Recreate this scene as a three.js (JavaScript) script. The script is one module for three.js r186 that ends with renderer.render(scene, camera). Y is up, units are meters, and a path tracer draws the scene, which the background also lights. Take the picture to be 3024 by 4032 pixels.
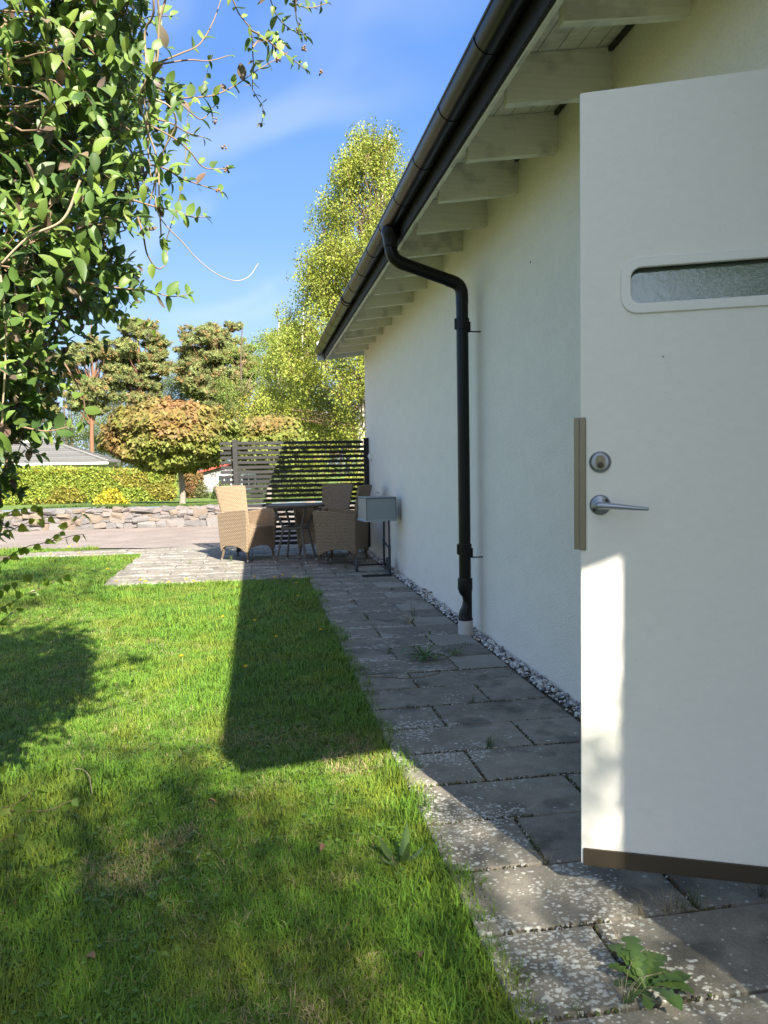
import * as THREE from 'three';
import { mergeGeometries } from 'three/addons/utils/BufferGeometryUtils.js';
import { ConvexGeometry } from 'three/addons/geometries/ConvexGeometry.js';
import { RoundedBoxGeometry } from 'three/addons/geometries/RoundedBoxGeometry.js';

/* ------------------------------------------------------------------ camera, sky, sun, exposure */
const scene = new THREE.Scene();
const renderer = new THREE.WebGLRenderer({ antialias: true });
renderer.setSize(768, 1024);
renderer.toneMapping = THREE.LinearToneMapping;
renderer.toneMappingExposure = 4.3;
renderer.shadowMap.enabled = true;
const camera = new THREE.PerspectiveCamera(67.31, 0.75, 0.05, 600);
{
  const m = new THREE.Matrix4().makeBasis(
    new THREE.Vector3(0.9863016, -0.0174643, 0.1640247),
    new THREE.Vector3(0.0272685, 0.9979608, -0.0577127),
    new THREE.Vector3(-0.1626823, 0.0613949, 0.9847665));
  camera.quaternion.setFromRotationMatrix(m);
  camera.position.set(0, 1.2, 0);
}
const SUN = new THREE.Vector3(0.37, 1, 1.3).normalize();
const sun = new THREE.DirectionalLight(new THREE.Color().setRGB(1, 0.93, 0.82), 4.4);
sun.target.position.set(0, 0, -6);
sun.position.copy(SUN).multiplyScalar(60).add(sun.target.position);
sun.castShadow = true;
sun.shadow.mapSize.set(4096, 4096);
Object.assign(sun.shadow.camera, { left: -30, right: 30, top: 30, bottom: -30, near: 1, far: 160 });
scene.add(sun, sun.target);

function rng(seed) { let a = seed >>> 0; return () => { a = (a + 0x6d2b79f5) | 0; let t = Math.imul(a ^ (a >>> 15), 1 | a); t = (t + Math.imul(t ^ (t >>> 7), 61 | t)) ^ t; return ((t ^ (t >>> 14)) >>> 0) / 4294967296; }; }
const clamp = (x, a = 0, b = 1) => Math.min(b, Math.max(a, x));
const smooth = (a, b, x) => { const t = clamp((x - a) / (b - a)); return t * t * (3 - 2 * t); };
const mix = (a, b, t) => a + (b - a) * t;
function hash2(x, y, s) { let h = Math.imul(x, 374761393) + Math.imul(y, 668265263) + Math.imul(s, 1442695041); h = Math.imul(h ^ (h >>> 13), 1274126177); return ((h ^ (h >>> 16)) >>> 0) / 4294967296; }
function vnoise(x, y, s = 1, per = 0) {      // value noise, periodic in per cells when per > 0
  const xi = Math.floor(x), yi = Math.floor(y), fx = x - xi, fy = y - yi, w = per ? (v) => ((v % per) + per) % per : (v) => v;
  const u = fx * fx * (3 - 2 * fx), v = fy * fy * (3 - 2 * fy);
  return mix(mix(hash2(w(xi), w(yi), s), hash2(w(xi + 1), w(yi), s), u), mix(hash2(w(xi), w(yi + 1), s), hash2(w(xi + 1), w(yi + 1), s), u), v);
}
function fbm(x, y, s = 1, oct = 4, per = 0) { let a = 0.5, r = 0, n = 0, f = 1; for (let i = 0; i < oct; i++) { r += a * vnoise(x * f, y * f, s + i * 17, per * f); n += a; a *= 0.5; f *= 2; } return r / n; }

{ // clear spring sky with a few thin wisps of cirrus
  const W = 1024, H = 512, data = new Float32Array(W * H * 4), E = 3.15;
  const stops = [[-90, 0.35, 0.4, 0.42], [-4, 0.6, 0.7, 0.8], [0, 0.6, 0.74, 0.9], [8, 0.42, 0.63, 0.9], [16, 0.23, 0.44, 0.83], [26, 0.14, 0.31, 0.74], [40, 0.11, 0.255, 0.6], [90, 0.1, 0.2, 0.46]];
  for (let j = 0; j < H; j++) for (let i = 0; i < W; i++) {
    const el = ((j + 0.5) / H - 0.5) * 180, az = ((i + 0.5) / W) * 2 * Math.PI - Math.PI;
    let k = 0; while (k < stops.length - 2 && el > stops[k + 1][0]) k++;
    const t = clamp((el - stops[k][0]) / (stops[k + 1][0] - stops[k][0])), c = [1, 2, 3].map((q) => mix(stops[k][q], stops[k + 1][q], t));
    const er = el * Math.PI / 180, d = [Math.cos(er) * Math.cos(az), Math.sin(er), Math.cos(er) * Math.sin(az)];
    const mu = d[0] * SUN.x + d[1] * SUN.y + d[2] * SUN.z, glow = 1.05 * Math.pow(clamp(mu), 3) + 0.9 * Math.pow(clamp(mu), 25);  // broad warm glow round the sun, widened and raised to lift the shade
    // wisps laid out on a plane high above
    let w = 0;
    if (el > 3) { const px = d[0] / (d[1] + 0.08), pz = d[2] / (d[1] + 0.08), a = px * 0.75 + pz * 0.66, b = -px * 0.66 + pz * 0.75;
      const q = fbm(a * 0.9 + 3.1, b * 2.6 + fbm(a * 1.7, b * 1.7, 5, 3) * 1.6, 9, 5); w = smooth(0.5, 0.8, q) * smooth(3, 12, el) * 0.2; }
    const o = (j * W + i) * 4;
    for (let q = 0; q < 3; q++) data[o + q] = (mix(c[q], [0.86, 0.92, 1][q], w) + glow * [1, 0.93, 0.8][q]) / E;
    data[o + 3] = 1;
  }
  const t = new THREE.DataTexture(data, W, H, THREE.RGBAFormat, THREE.FloatType);
  t.mapping = THREE.EquirectangularReflectionMapping; t.magFilter = THREE.LinearFilter; t.minFilter = THREE.LinearFilter; t.needsUpdate = true;
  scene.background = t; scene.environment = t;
}

/* ------------------------------------------------------------------ helpers */
const V = (x, y, z) => new THREE.Vector3(x, y, z);
const rgb = (r, g, b) => new THREE.Color().setRGB(r, g, b);
const taken = {};
function numbered(name) { const n = taken[name] = (taken[name] ?? -1) + 1; return n ? `${name}_${String(n).padStart(3, '0')}` : name; }
function tag(o, label, category, group, kind) { if (label) o.userData.label = label; if (category) o.userData.category = category; if (group) o.userData.group = group; if (kind) o.userData.kind = kind; return o; }
function shadows(o) { o.castShadow = true; o.receiveShadow = true; return o; }
function thing(name, label, category, base = [0, 0, 0], turn = 0, group) { const o = new THREE.Group(); o.name = numbered(name); o.position.set(...base); o.rotation.y = turn; tag(o, label, category, group); scene.add(o); return o; }
function part(name, geo, mat, parent) { const o = shadows(new THREE.Mesh(geo, mat)); o.name = name; parent.add(o); return o; }
// a part given in scene coordinates, under a thing that stands unturned at its own base
function partW(name, geo, mat, parent) { const o = part(name, geo, mat, parent), p = V(0, 0, 0); for (let q = parent; q && q !== scene; q = q.parent) p.add(q.position); o.position.copy(p).negate(); return o; }
function single(name, geo, mat, label, category, group) { const o = shadows(new THREE.Mesh(geo, mat)); o.name = numbered(name); tag(o, label, category, group); scene.add(o); return o; }
function structure(name, geo, mat) { const o = shadows(new THREE.Mesh(geo, mat)); o.name = name; o.userData.kind = 'structure'; scene.add(o); return o; }
function uvm(g, s = 1) { // uv in metres by the way each face points
  if (g.index) g = g.toNonIndexed();
  const p = g.attributes.position, n = g.attributes.normal, uv = new Float32Array(p.count * 2);
  for (let i = 0; i < p.count; i++) { const ax = Math.abs(n.getX(i)), ay = Math.abs(n.getY(i)), az = Math.abs(n.getZ(i)), x = p.getX(i), y = p.getY(i), z = p.getZ(i);
    const [u, v] = ax >= ay && ax >= az ? [z, y] : ay >= az ? [x, z] : [x, y]; uv[i * 2] = u * s; uv[i * 2 + 1] = v * s; }
  g.setAttribute('uv', new THREE.BufferAttribute(uv, 2)); return g;
}
function bx(x0, x1, y0, y1, z0, z1) { return new THREE.BoxGeometry(Math.abs(x1 - x0), Math.abs(y1 - y0), Math.abs(z1 - z0)).translate((x0 + x1) / 2, (y0 + y1) / 2, (z0 + z1) / 2); }
function rbx(x0, x1, y0, y1, z0, z1, r = 0.004) { return new RoundedBoxGeometry(Math.abs(x1 - x0), Math.abs(y1 - y0), Math.abs(z1 - z0), 2, r).translate((x0 + x1) / 2, (y0 + y1) / 2, (z0 + z1) / 2); }
const mg = (list) => { const idx = list.every((g) => g.index), keep = ['position', 'normal', 'uv'].filter((k) => list.every((g) => g.attributes[k])); return mergeGeometries(list.map((g) => { const q = idx || !g.index ? g.clone() : g.toNonIndexed(); for (const k of Object.keys(q.attributes)) if (!keep.includes(k)) q.deleteAttribute(k); return q; })); };
function tube(pts, r, seg = 24, rad = 8) { return new THREE.TubeGeometry(new THREE.CatmullRomCurve3(pts.map((p) => (p.isVector3 ? p : V(...p)))), seg, r, rad, false); }
// a tapered tube: radius runs from r0 to r1
function taper(pts, r0, r1, seg = 12, rad = 6) {
  const c = new THREE.CatmullRomCurve3(pts.map((p) => (p.isVector3 ? p : V(...p)))), g = new THREE.TubeGeometry(c, seg, 1, rad, false), p = g.attributes.position, q = V(0, 0, 0);
  for (let i = 0; i <= seg; i++) { c.getPointAt(i / seg, q); const r = mix(r0, r1, i / seg);
    for (let j = 0; j <= rad; j++) { const k = i * (rad + 1) + j; p.setXYZ(k, q.x + (p.getX(k) - q.x) * r, q.y + (p.getY(k) - q.y) * r, q.z + (p.getZ(k) - q.z) * r); } }
  return g;
}
function lathe(pts, seg = 24) { return new THREE.LatheGeometry(pts.map(([r, y]) => new THREE.Vector2(r, y)), seg); }
function rodBetween(a, b, r, rad = 8) { const d = b.clone().sub(a), g = new THREE.CylinderGeometry(r, r, d.length(), rad); g.applyQuaternion(new THREE.Quaternion().setFromUnitVectors(V(0, 1, 0), d.normalize())); const m = a.clone().add(b).multiplyScalar(0.5); return g.translate(m.x, m.y, m.z); }
function rings(list, n = 28) { // loft through ellipses [x, y, z, rx, rz]
  const pos = [], idx = [];
  list.forEach(([x, y, z, rx, rz]) => { for (let j = 0; j <= n; j++) { const a = j / n * Math.PI * 2; pos.push(x + Math.cos(a) * rx, y, z + Math.sin(a) * rz); } });
  for (let i = 0; i < list.length - 1; i++) for (let j = 0; j < n; j++) { const a = i * (n + 1) + j, b = a + n + 1; idx.push(a, a + 1, b, b, a + 1, b + 1); }
  const g = new THREE.BufferGeometry(); g.setAttribute('position', new THREE.Float32BufferAttribute(pos, 3)); g.setIndex(idx); g.computeVertexNormals(); return g;
}
function tex(w, h, fn, srgb = true, wrap = true) {
  const d = new Uint8Array(w * h * 4);
  for (let j = 0; j < h; j++) for (let i = 0; i < w; i++) { const c = fn(i / w, j / h, i, j), o = (j * w + i) * 4; d[o] = clamp(c[0]) * 255; d[o + 1] = clamp(c[1]) * 255; d[o + 2] = clamp(c[2]) * 255; d[o + 3] = 255; }
  const t = new THREE.DataTexture(d, w, h); t.magFilter = THREE.LinearFilter; t.minFilter = THREE.LinearMipmapLinearFilter; t.generateMipmaps = true;
  if (srgb) t.colorSpace = THREE.SRGBColorSpace; if (wrap) t.wrapS = t.wrapT = THREE.RepeatWrapping; t.needsUpdate = true; return t;
}
const rep = (t, x, y = x) => { const c = t.clone(); c.repeat.set(x, y); c.needsUpdate = true; return c; };
const S = (o) => new THREE.MeshStandardMaterial(o);
const P = (o) => new THREE.MeshPhysicalMaterial(o);
const leafMat = (o = {}) => P({ color: 0xffffff, roughness: 0.55, transmission: 0.4, thickness: 0, side: THREE.DoubleSide, specularIntensity: 0.7, ...o });
const grey = (v) => [v, v, v];

/* ------------------------------------------------------------------ materials */
const grain = tex(512, 512, (u, v) => grey(0.5 * fbm(u * 64, v * 64, 3, 3, 64) + 0.5 * fbm(u * 16, v * 16, 8, 4, 16)), false);
const stuccoBump = tex(512, 512, (u, v) => grey(0.75 * smooth(0.2, 0.85, fbm(u * 90, v * 90, 21, 2, 90)) + 0.25 * fbm(u * 12, v * 12, 5, 3, 12)), false);
const stuccoCol = tex(512, 512, (u, v) => { const s = 0.92 + 0.035 * (fbm(u * 6, v * 6, 31, 4, 6) - 0.5) + 0.05 * (fbm(u * 100, v * 100, 61, 2, 100) - 0.5), d = vnoise(u * 128, v * 128, 77, 128) > 0.985 ? 0.05 : 0; return [s * 1.015 - d, s * 0.975 - d, s * 0.895 - d]; });
const M = {};
M.stucco = S({ map: stuccoCol, bumpMap: stuccoBump, bumpScale: 0.0018, roughness: 0.95 });
const paintCol = tex(512, 512, (u, v) => { const st = fbm(u * 4, v * 60, 41, 4, 4), gr = smooth(0.52, 0.78, fbm(u * 7, v * 7, 44, 5, 7)), sp = vnoise(u * 90, v * 90, 46, 90) > 0.94 ? 0.08 : 0, b = 0.94 - 0.06 * st - 0.13 * gr - sp; return [b, b * 0.98, b * 0.91]; });
M.whiteWood = S({ map: paintCol, roughness: 0.75, bumpMap: paintCol, bumpScale: 0.001 });
M.whiteMetal = S({ color: rgb(0.62, 0.64, 0.66), roughness: 0.45 });
M.blackMetal = P({ color: rgb(0.009, 0.008, 0.0075), roughness: 0.28, specularIntensity: 0.5 });
M.blackMatte = S({ color: rgb(0.005, 0.005, 0.005), roughness: 0.75 });
M.blackWood = S({ map: rep(tex(256, 256, (u, v) => { const s = 0.09 + 0.09 * fbm(u * 3, v * 40, 51, 4, 3) + 0.04 * smooth(0.6, 0.8, fbm(u * 8, v * 8, 52, 3, 8)); return [s, s * 0.96, s * 0.95]; }), 1), roughness: 0.7 });
M.roof = S({ color: rgb(0.035, 0.034, 0.034), roughness: 0.85 });
M.door = P({ color: rgb(0.86, 0.84, 0.79), map: tex(512, 1024, (u, v) => { const d = 0.02 * fbm(u * 40, v * 80, 55, 3, 40), k = vnoise(u * 256, v * 512, 56, 256) > 0.9985 ? 0.2 : 0, b = 1 - d - k; return [b, b * 0.995, b * 0.98]; }), roughness: 0.32, specularIntensity: 0.8, bumpMap: rep(grain, 3), bumpScale: 0.00025 });
M.doorTrim = P({ color: rgb(0.84, 0.82, 0.77), roughness: 0.4 });
M.gasket = S({ color: rgb(0.01, 0.01, 0.01), roughness: 0.6 });
M.bronze = P({ color: rgb(0.09, 0.072, 0.05), roughness: 0.42, metalness: 0.55, bumpMap: rep(grain, 4), bumpScale: 0.0006 });
M.brass = P({ color: rgb(0.25, 0.215, 0.16), roughness: 0.42, metalness: 0.7 });
M.satin = P({ color: rgb(0.34, 0.37, 0.41), roughness: 0.38, metalness: 0.75 });
M.darkBrass = S({ color: rgb(0.09, 0.075, 0.05), roughness: 0.4, metalness: 0.8 });
M.glass = P({ color: rgb(0.36, 0.43, 0.38), transmission: 0.75, thickness: 0, roughness: 0.02, ior: 2.2, bumpMap: rep(grain, 2), bumpScale: 0.0003 });
M.dark = S({ color: rgb(0.06, 0.055, 0.05), roughness: 0.9 });
M.interior = S({ color: rgb(0.5, 0.48, 0.44), roughness: 0.9 });
M.soil = S({ map: tex(512, 512, (u, v) => { const a = fbm(u * 20, v * 20, 71, 5, 20), b = fbm(u * 90, v * 90, 72, 2, 90); const s = 0.2 + 0.2 * a + 0.16 * (b - 0.5); return [s * 1.12, s * 0.98, s * 0.74]; }), roughness: 1 });
M.twig = S({ color: rgb(0.19, 0.125, 0.075), roughness: 0.85 });
M.vine = S({ color: rgb(0.34, 0.26, 0.17), roughness: 0.8 });
M.bark = S({ color: rgb(0.11, 0.08, 0.055), roughness: 0.95, bumpMap: rep(grain, 2, 6), bumpScale: 0.02 });
M.pineBark = S({ map: tex(128, 256, (u, v) => { const a = fbm(u * 8, v * 24, 81, 4, 8); return [0.36 + 0.2 * a, 0.26 + 0.15 * a, 0.19 + 0.11 * a]; }), roughness: 0.95 });
M.birchBark = S({ map: tex(128, 512, (u, v) => { const a = fbm(u * 3, v * 48, 91, 4, 3), k = smooth(0.58, 0.7, a), b = 0.8 + 0.08 * fbm(u * 10, v * 40, 92, 3, 10); return [mix(b, 0.12, k), mix(b * 0.97, 0.11, k), mix(b * 0.92, 0.1, k)]; }), roughness: 0.85 });

/* ------------------------------------------------------------------ ground, road, raised lawn */
const lawnSoil = tex(1024, 1024, (u, v) => {
  const a = fbm(u * 10, v * 10, 101, 5, 10), b = fbm(u * 80, v * 80, 102, 3, 80), straw = smooth(0.56, 0.75, fbm(u * 14, v * 14, 103, 4, 14)) * smooth(0.35, 0.7, b);
  const s = 0.16 + 0.16 * a + 0.16 * (b - 0.5), g = [s * 1.1, s * 1.25, s * 0.55]; return [mix(g[0], 0.6, straw * 0.75), mix(g[1], 0.54, straw * 0.75), mix(g[2], 0.36, straw * 0.75)];
});
function sheet(poly, y, uvs = 1) { const sh = new THREE.Shape(poly.map(([x, z]) => new THREE.Vector2(x, -z))), g = new THREE.ShapeGeometry(sh).rotateX(-Math.PI / 2).translate(0, y, 0), p = g.attributes.position, uv = g.attributes.uv; for (let i = 0; i < p.count; i++) uv.setXY(i, p.getX(i) * uvs, p.getZ(i) * uvs); return g; }
structure('ground', sheet([[-260, 120], [260, 120], [260, -16.9], [-260, -16.9]], -0.03), S({ map: rep(lawnSoil, 0.7), bumpMap: rep(grain, 2), bumpScale: 0.02, roughness: 1 }));
const roadTex = tex(1024, 1024, (u, v) => { const a = fbm(u * 6, v * 6, 111, 4, 6), b = vnoise(u * 300, v * 300, 112, 300), c = vnoise(u * 140, v * 140, 113, 140), s = 0.45 + 0.1 * (a - 0.5) + 0.13 * (b - 0.5) + 0.1 * (c - 0.5); return [s * 1.04, s * 0.95, s * 0.885]; });
structure('road', sheet([[-90, -12.75], [-4, -12.68], [-2.6, -12.5], [-1.7, -12.2], [-0.6, -12.06], [60, -12.06], [60, -16.62], [-90, -16.95]], -0.014), S({ map: rep(roadTex, 0.5), bumpMap: rep(grain, 1.2), bumpScale: 0.006, roughness: 0.95 }));
{ // raised lawn behind the stone wall, falling gently away, out to the horizon
  const xs = [-300, -60, -20, -12, -8, -5, -3, -1, 1, 3, 6, 12, 30, 80, 300], zs = [-16.85, -18, -20, -22, -24, -28, -34, -45, -70, -120, -400], pos = [], uv = [], idx = [];
  for (const z of zs) for (const x of xs) { const y = groundY(x, z); pos.push(x, y, z); uv.push(x, z); }
  for (let j = 0; j < zs.length - 1; j++) for (let i = 0; i < xs.length - 1; i++) { const a = j * xs.length + i, b = a + xs.length; idx.push(a, a + 1, b, b, a + 1, b + 1); }
  for (let k = 0; k < idx.length; k += 3) { const t = idx[k + 1]; idx[k + 1] = idx[k + 2]; idx[k + 2] = t; }
  const g = new THREE.BufferGeometry(); g.setAttribute('position', new THREE.Float32BufferAttribute(pos, 3)); g.setAttribute('uv', new THREE.Float32BufferAttribute(uv, 2)); g.setIndex(idx); g.computeVertexNormals();
  if (g.attributes.normal.getY(0) < 0) { for (let k = 0; k < idx.length; k += 3) { const t = idx[k + 1]; idx[k + 1] = idx[k + 2]; idx[k + 2] = t; } g.setIndex(idx); g.computeVertexNormals(); }
  const grassTex = tex(512, 512, (u, v) => { const a = fbm(u * 8, v * 8, 121, 4, 8), b = fbm(u * 100, v * 100, 122, 2, 100), s = 0.36 + 0.1 * (a - 0.5) + 0.2 * (b - 0.5); return [s * 1.02, s * 1.28, s * 0.42]; });
  structure('raised_lawn', g, S({ map: rep(grassTex, 0.6), roughness: 1, bumpMap: rep(grain, 3), bumpScale: 0.03 }));
}
function groundY(x, z) { if (z > -16.8) return -0.03; return mix(0.41, 0.22, smooth(-17, -24, z)) + 0.02 * Math.sin(x * 1.3); }

/* ------------------------------------------------------------------ paving */
const ROW = 0.3085, ROW0 = -4.29;                  // row n lies between ROW0 - n*ROW and ROW0 - (n+1)*ROW
const lichenMask = (w, h, count, seed, density, size) => { // irregular crusts stamped where density allows
  const r = rng(seed), m = new Float32Array(w * h);
  for (let k = 0; k < count; k++) {
    const u = r(), v = r(); if (r() > density(u, v)) continue;
    const [rx, ry] = size(r), cx = u * w, cy = v * h, a = r() * 0.5 + 0.5, sd = k & 1023;
    for (let y = Math.floor(cy - ry * 1.5); y <= cy + ry * 1.5; y++) for (let x = Math.floor(cx - rx * 1.5); x <= cx + rx * 1.5; x++) {
      const dx = (x - cx) / rx, dy = (y - cy) / ry, d = Math.hypot(dx, dy), e = 0.62 + 0.75 * vnoise(Math.atan2(dy, dx) * 1.6 + 9, d * 1.3 + k * 0.37, sd);
      if (d < e) { const o = ((y % h + h) % h) * w + ((x % w + w) % w); m[o] = Math.max(m[o], a * smooth(e, e * 0.6, d)); }
    }
  }
  return m;
};
const PX0 = 0.5, PZ0 = -0.95, PW = 1.0, PH = 3.4;   // near part of the path, in metres
const NW = 1024, NH = 2048;
const nearMask = lichenMask(NW, NH, 30000, 7, (u, v) => {
  const x = PX0 + u * PW, z = PZ0 - v * PH, q = fbm(x * 5, z * 5, 131, 4), n = (ROW0 - z) / ROW, f = n - Math.floor(n);
  let d = 0.012 + 0.9 * smooth(1.12, 0.66, x) * smooth(0.46, 0.66, q);
  if (z > -2.13 && z < -1.52) d = 0.04 + 1.05 * smooth(1.06, 0.8, x) * smooth(0.36, 0.6, q);
  if (z > -1.52) d = 0.16 * smooth(0.4, 0.65, q) + 0.5 * smooth(0.12, 0, Math.abs(z + 1.53)) * smooth(1.25, 0.8, x);
  d += 0.35 * smooth(0.22, 0, Math.min(f, 1 - f)) * smooth(1.2, 0.85, x) * smooth(0.4, 0.6, q);
  return d;
}, (r) => { const s = 0.0028 + 0.0085 * r() * r(); return [s * NW / PW, s * 0.8 * NH / PH]; });
const slabBase = (x, z, sd) => { const a = fbm(x * 3, z * 3, 141 + sd, 5), b = fbm(x * 26, z * 26, 142 + sd, 3), c = vnoise(x * 300, z * 300, 143 + sd), s = 0.49 + 0.14 * (a - 0.5) + 0.1 * (b - 0.5) + 0.07 * (c - 0.5) - 0.1 * smooth(0.55, 0.75, fbm(x * 7 + 3, z * 7, 144 + sd, 4)); return [s * 1.05, s, s * 0.9]; };
const withLichen = (c, l) => [mix(c[0], 0.8, l), mix(c[1], 0.8, l), mix(c[2], 0.77, l)];
const slabNearTex = tex(NW, NH, (u, v, i, j) => withLichen(slabBase(PX0 + u * PW, -v * PH, 0), 0.95 * nearMask[j * NW + i]), true, false);
const slabNearBump = tex(NW, NH, (u, v, i, j) => grey(0.35 * nearMask[j * NW + i] + 0.5 * fbm(u * 150, v * 500, 149, 2)), false, false);
const farMask = lichenMask(1024, 1024, 9000, 17, (u, v) => { const f = (v * 4) % 1, q = fbm(u * 9, v * 5, 151, 4, 0); return 0.85 * smooth(0.45, 0.02, Math.min(f, (1 - f) * 2.2)) * smooth(0.36, 0.58, q) + 0.12 * smooth(0.5, 0.7, q); }, (r) => { const s = 0.004 + 0.011 * r() * r(); return [s * 640 * 1.6, s * 640]; });
const slabFarTex = tex(1024, 1024, (u, v, i, j) => withLichen(slabBase(u * 1.6, v * 1.234, 9).map((c) => c * 0.9), 0.7 * farMask[j * 1024 + i]));
M.slabNear = S({ map: slabNearTex, bumpMap: slabNearBump, bumpScale: 0.0025, roughness: 0.93 });
M.slabFar = S({ map: slabFarTex, bumpMap: slabFarTex, bumpScale: 0.003, roughness: 0.93 });
M.slabFarClean = S({ map: rep(tex(512, 512, (u, v) => { const a = fbm(u * 5, v * 5, 161, 5, 5), b = vnoise(u * 200, v * 200, 162, 200), s = 0.52 + 0.12 * (a - 0.5) + 0.06 * (b - 0.5); return [s * 1.03, s, s * 0.92]; }), 1), bumpMap: grain, bumpScale: 0.002, roughness: 0.92 });
function slabGeo(x0, x1, za, zb, h, tx, tz, uvf) { // chamfered slab; za is the near edge, zb the far one
  const c = 0.006, t = 0.045, cx = (x0 + x1) / 2, cz = (za + zb) / 2, pos = [], Y = (x, z) => h + (x - cx) * tx + (z - cz) * tz;
  const o = [[x0, za], [x1, za], [x1, zb], [x0, zb]], n = [[x0 + c, za - c], [x1 - c, za - c], [x1 - c, zb + c], [x0 + c, zb + c]];
  const top = n.map(([x, z]) => [x, Y(x, z), z]), edge = o.map(([x, z]) => [x, Y(x, z) - c * 0.8, z]), bot = o.map(([x, z]) => [x, h - t, z]);
  const quad = (a, b, d, e) => pos.push(...a, ...b, ...d, ...a, ...d, ...e);
  quad(...top);
  for (let i = 0; i < 4; i++) { const j = (i + 1) % 4; quad(edge[i], edge[j], top[j], top[i]); quad(bot[i], bot[j], edge[j], edge[i]); }
  const g = new THREE.BufferGeometry(); g.setAttribute('position', new THREE.Float32BufferAttribute(pos, 3)); g.computeVertexNormals();
  const uv = []; for (let i = 0; i < pos.length; i += 3) uv.push(...uvf(pos[i], pos[i + 2])); g.setAttribute('uv', new THREE.Float32BufferAttribute(uv, 2)); return g;
}
const pathBed = structure('paved_path', sheet([[0.5, 0.6], [1.75, 0.6], [1.75, -8.32], [0.5, -8.32]], -0.018), S({ map: rep(M.soil.map, 3), roughness: 1 }));
const patioBed = structure('paved_patio', mg([sheet([[-1.66, -8.29], [1.46, -8.29], [1.46, -12.1], [-1.66, -12.1]], -0.0185), sheet([[-1.66, -11.36], [-3.2, -11.2], [-6, -10.6], [-6, -11.0], [-3.6, -11.75], [-2.6, -12.2], [-1.66, -12.1]], -0.0178)]), S({ map: rep(M.soil.map, 2), roughness: 1 }));
{
  const r = rng(5), G = 0.004;
  const add = (parent, n, x0, x1) => {
    const za = ROW0 - n * ROW - G + (r() - 0.5) * 0.004, zb = ROW0 - (n + 1) * ROW + G + (r() - 0.5) * 0.004, near = za > -4.2, off = Math.floor(r() * 97) * 0.173;
    const clean = x0 > 1.1 && r() < 0.8;
    const uvf = near ? (x, z) => [(x - PX0) / PW, (PZ0 - z) / PH] : (x, z) => [(x + off) / 1.6, (((n % 4) + 4) % 4 + clamp((ROW0 - n * ROW - z) / ROW, 0.01, 0.99)) / 4];
    part('paving_slab', slabGeo(x0 + G + (r() - 0.5) * 0.004, x1 - G + (r() - 0.5) * 0.004, za, zb, 0.001 + (r() - 0.5) * 0.007, (r() - 0.5) * 0.012, (r() - 0.5) * 0.014, uvf), near ? M.slabNear : clean ? M.slabFarClean : M.slabFar, parent);
  };
  for (let n = -16; n < 13; n++) { if (n % 2 === 0) { add(pathBed, n, 0.525 - 0.0, 1.14); add(pathBed, n, 1.14, 1.445); } else { add(pathBed, n, 0.525, 0.83); add(pathBed, n, 0.83, 1.445); } if (n < -7) add(pathBed, n, 1.447, 1.7); }
  for (let n = 13; n < 25; n++) {
    const left = n < 23 ? -1.632 : -3.4, xs = []; let x = 1.445 - (n % 2 === 0 ? 0.305 : 0.61); xs.push(1.445);
    while (x > left + 0.1) { xs.push(x); x -= 0.61; } xs.push(Math.max(x, left));
    for (let k = 0; k < xs.length - 1; k++) if (xs[k] - xs[k + 1] > 0.05) add(patioBed, n, xs[k + 1], xs[k]);
  }
}

{ // moss, grit and crumbs of soil that have gathered in the joints
  const r = rng(29), list = [], cols = [[0.05, 0.06, 0.02], [0.075, 0.055, 0.035], [0.09, 0.11, 0.03], [0.42, 0.41, 0.38], [0.12, 0.09, 0.06]], geo = new THREE.IcosahedronGeometry(1, 0);
  const drop = (x, z) => { const s = 0.0025 + 0.004 * r() * r(); list.push({ p: V(x, -0.003 + 0.003 * r(), z), q: randQ(r), s: V(s * (1 + r()), s * 0.7, s), c: rgb(...cols[Math.floor(r() * 5)]) }); };
  for (let n = -12; n < 6; n++) { const z = ROW0 - n * ROW; for (let k = 0; k < 190; k++) { const x = 0.53 + 0.91 * r(); if (fbm(x * 6, n * 3.7, 171, 3) > 0.47) drop(x, z + (r() - 0.5) * 0.009); } const xj = n % 2 === 0 ? 1.14 : 0.83; for (let k = 0; k < 55; k++) drop(xj + (r() - 0.5) * 0.009, z - r() * ROW); }
  const im = new THREE.InstancedMesh(geo, S({ color: 0xffffff, roughness: 1 }), list.length), mt = new THREE.Matrix4(); list.forEach((e, i) => { im.setMatrixAt(i, mt.compose(e.p, e.q, e.s)); im.setColorAt(i, e.c); });
  im.name = 'joint_moss'; tag(im, 'dark moss and grit in the joints of the path', 'moss', null, 'stuff'); shadows(im); scene.add(im);
}

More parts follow.
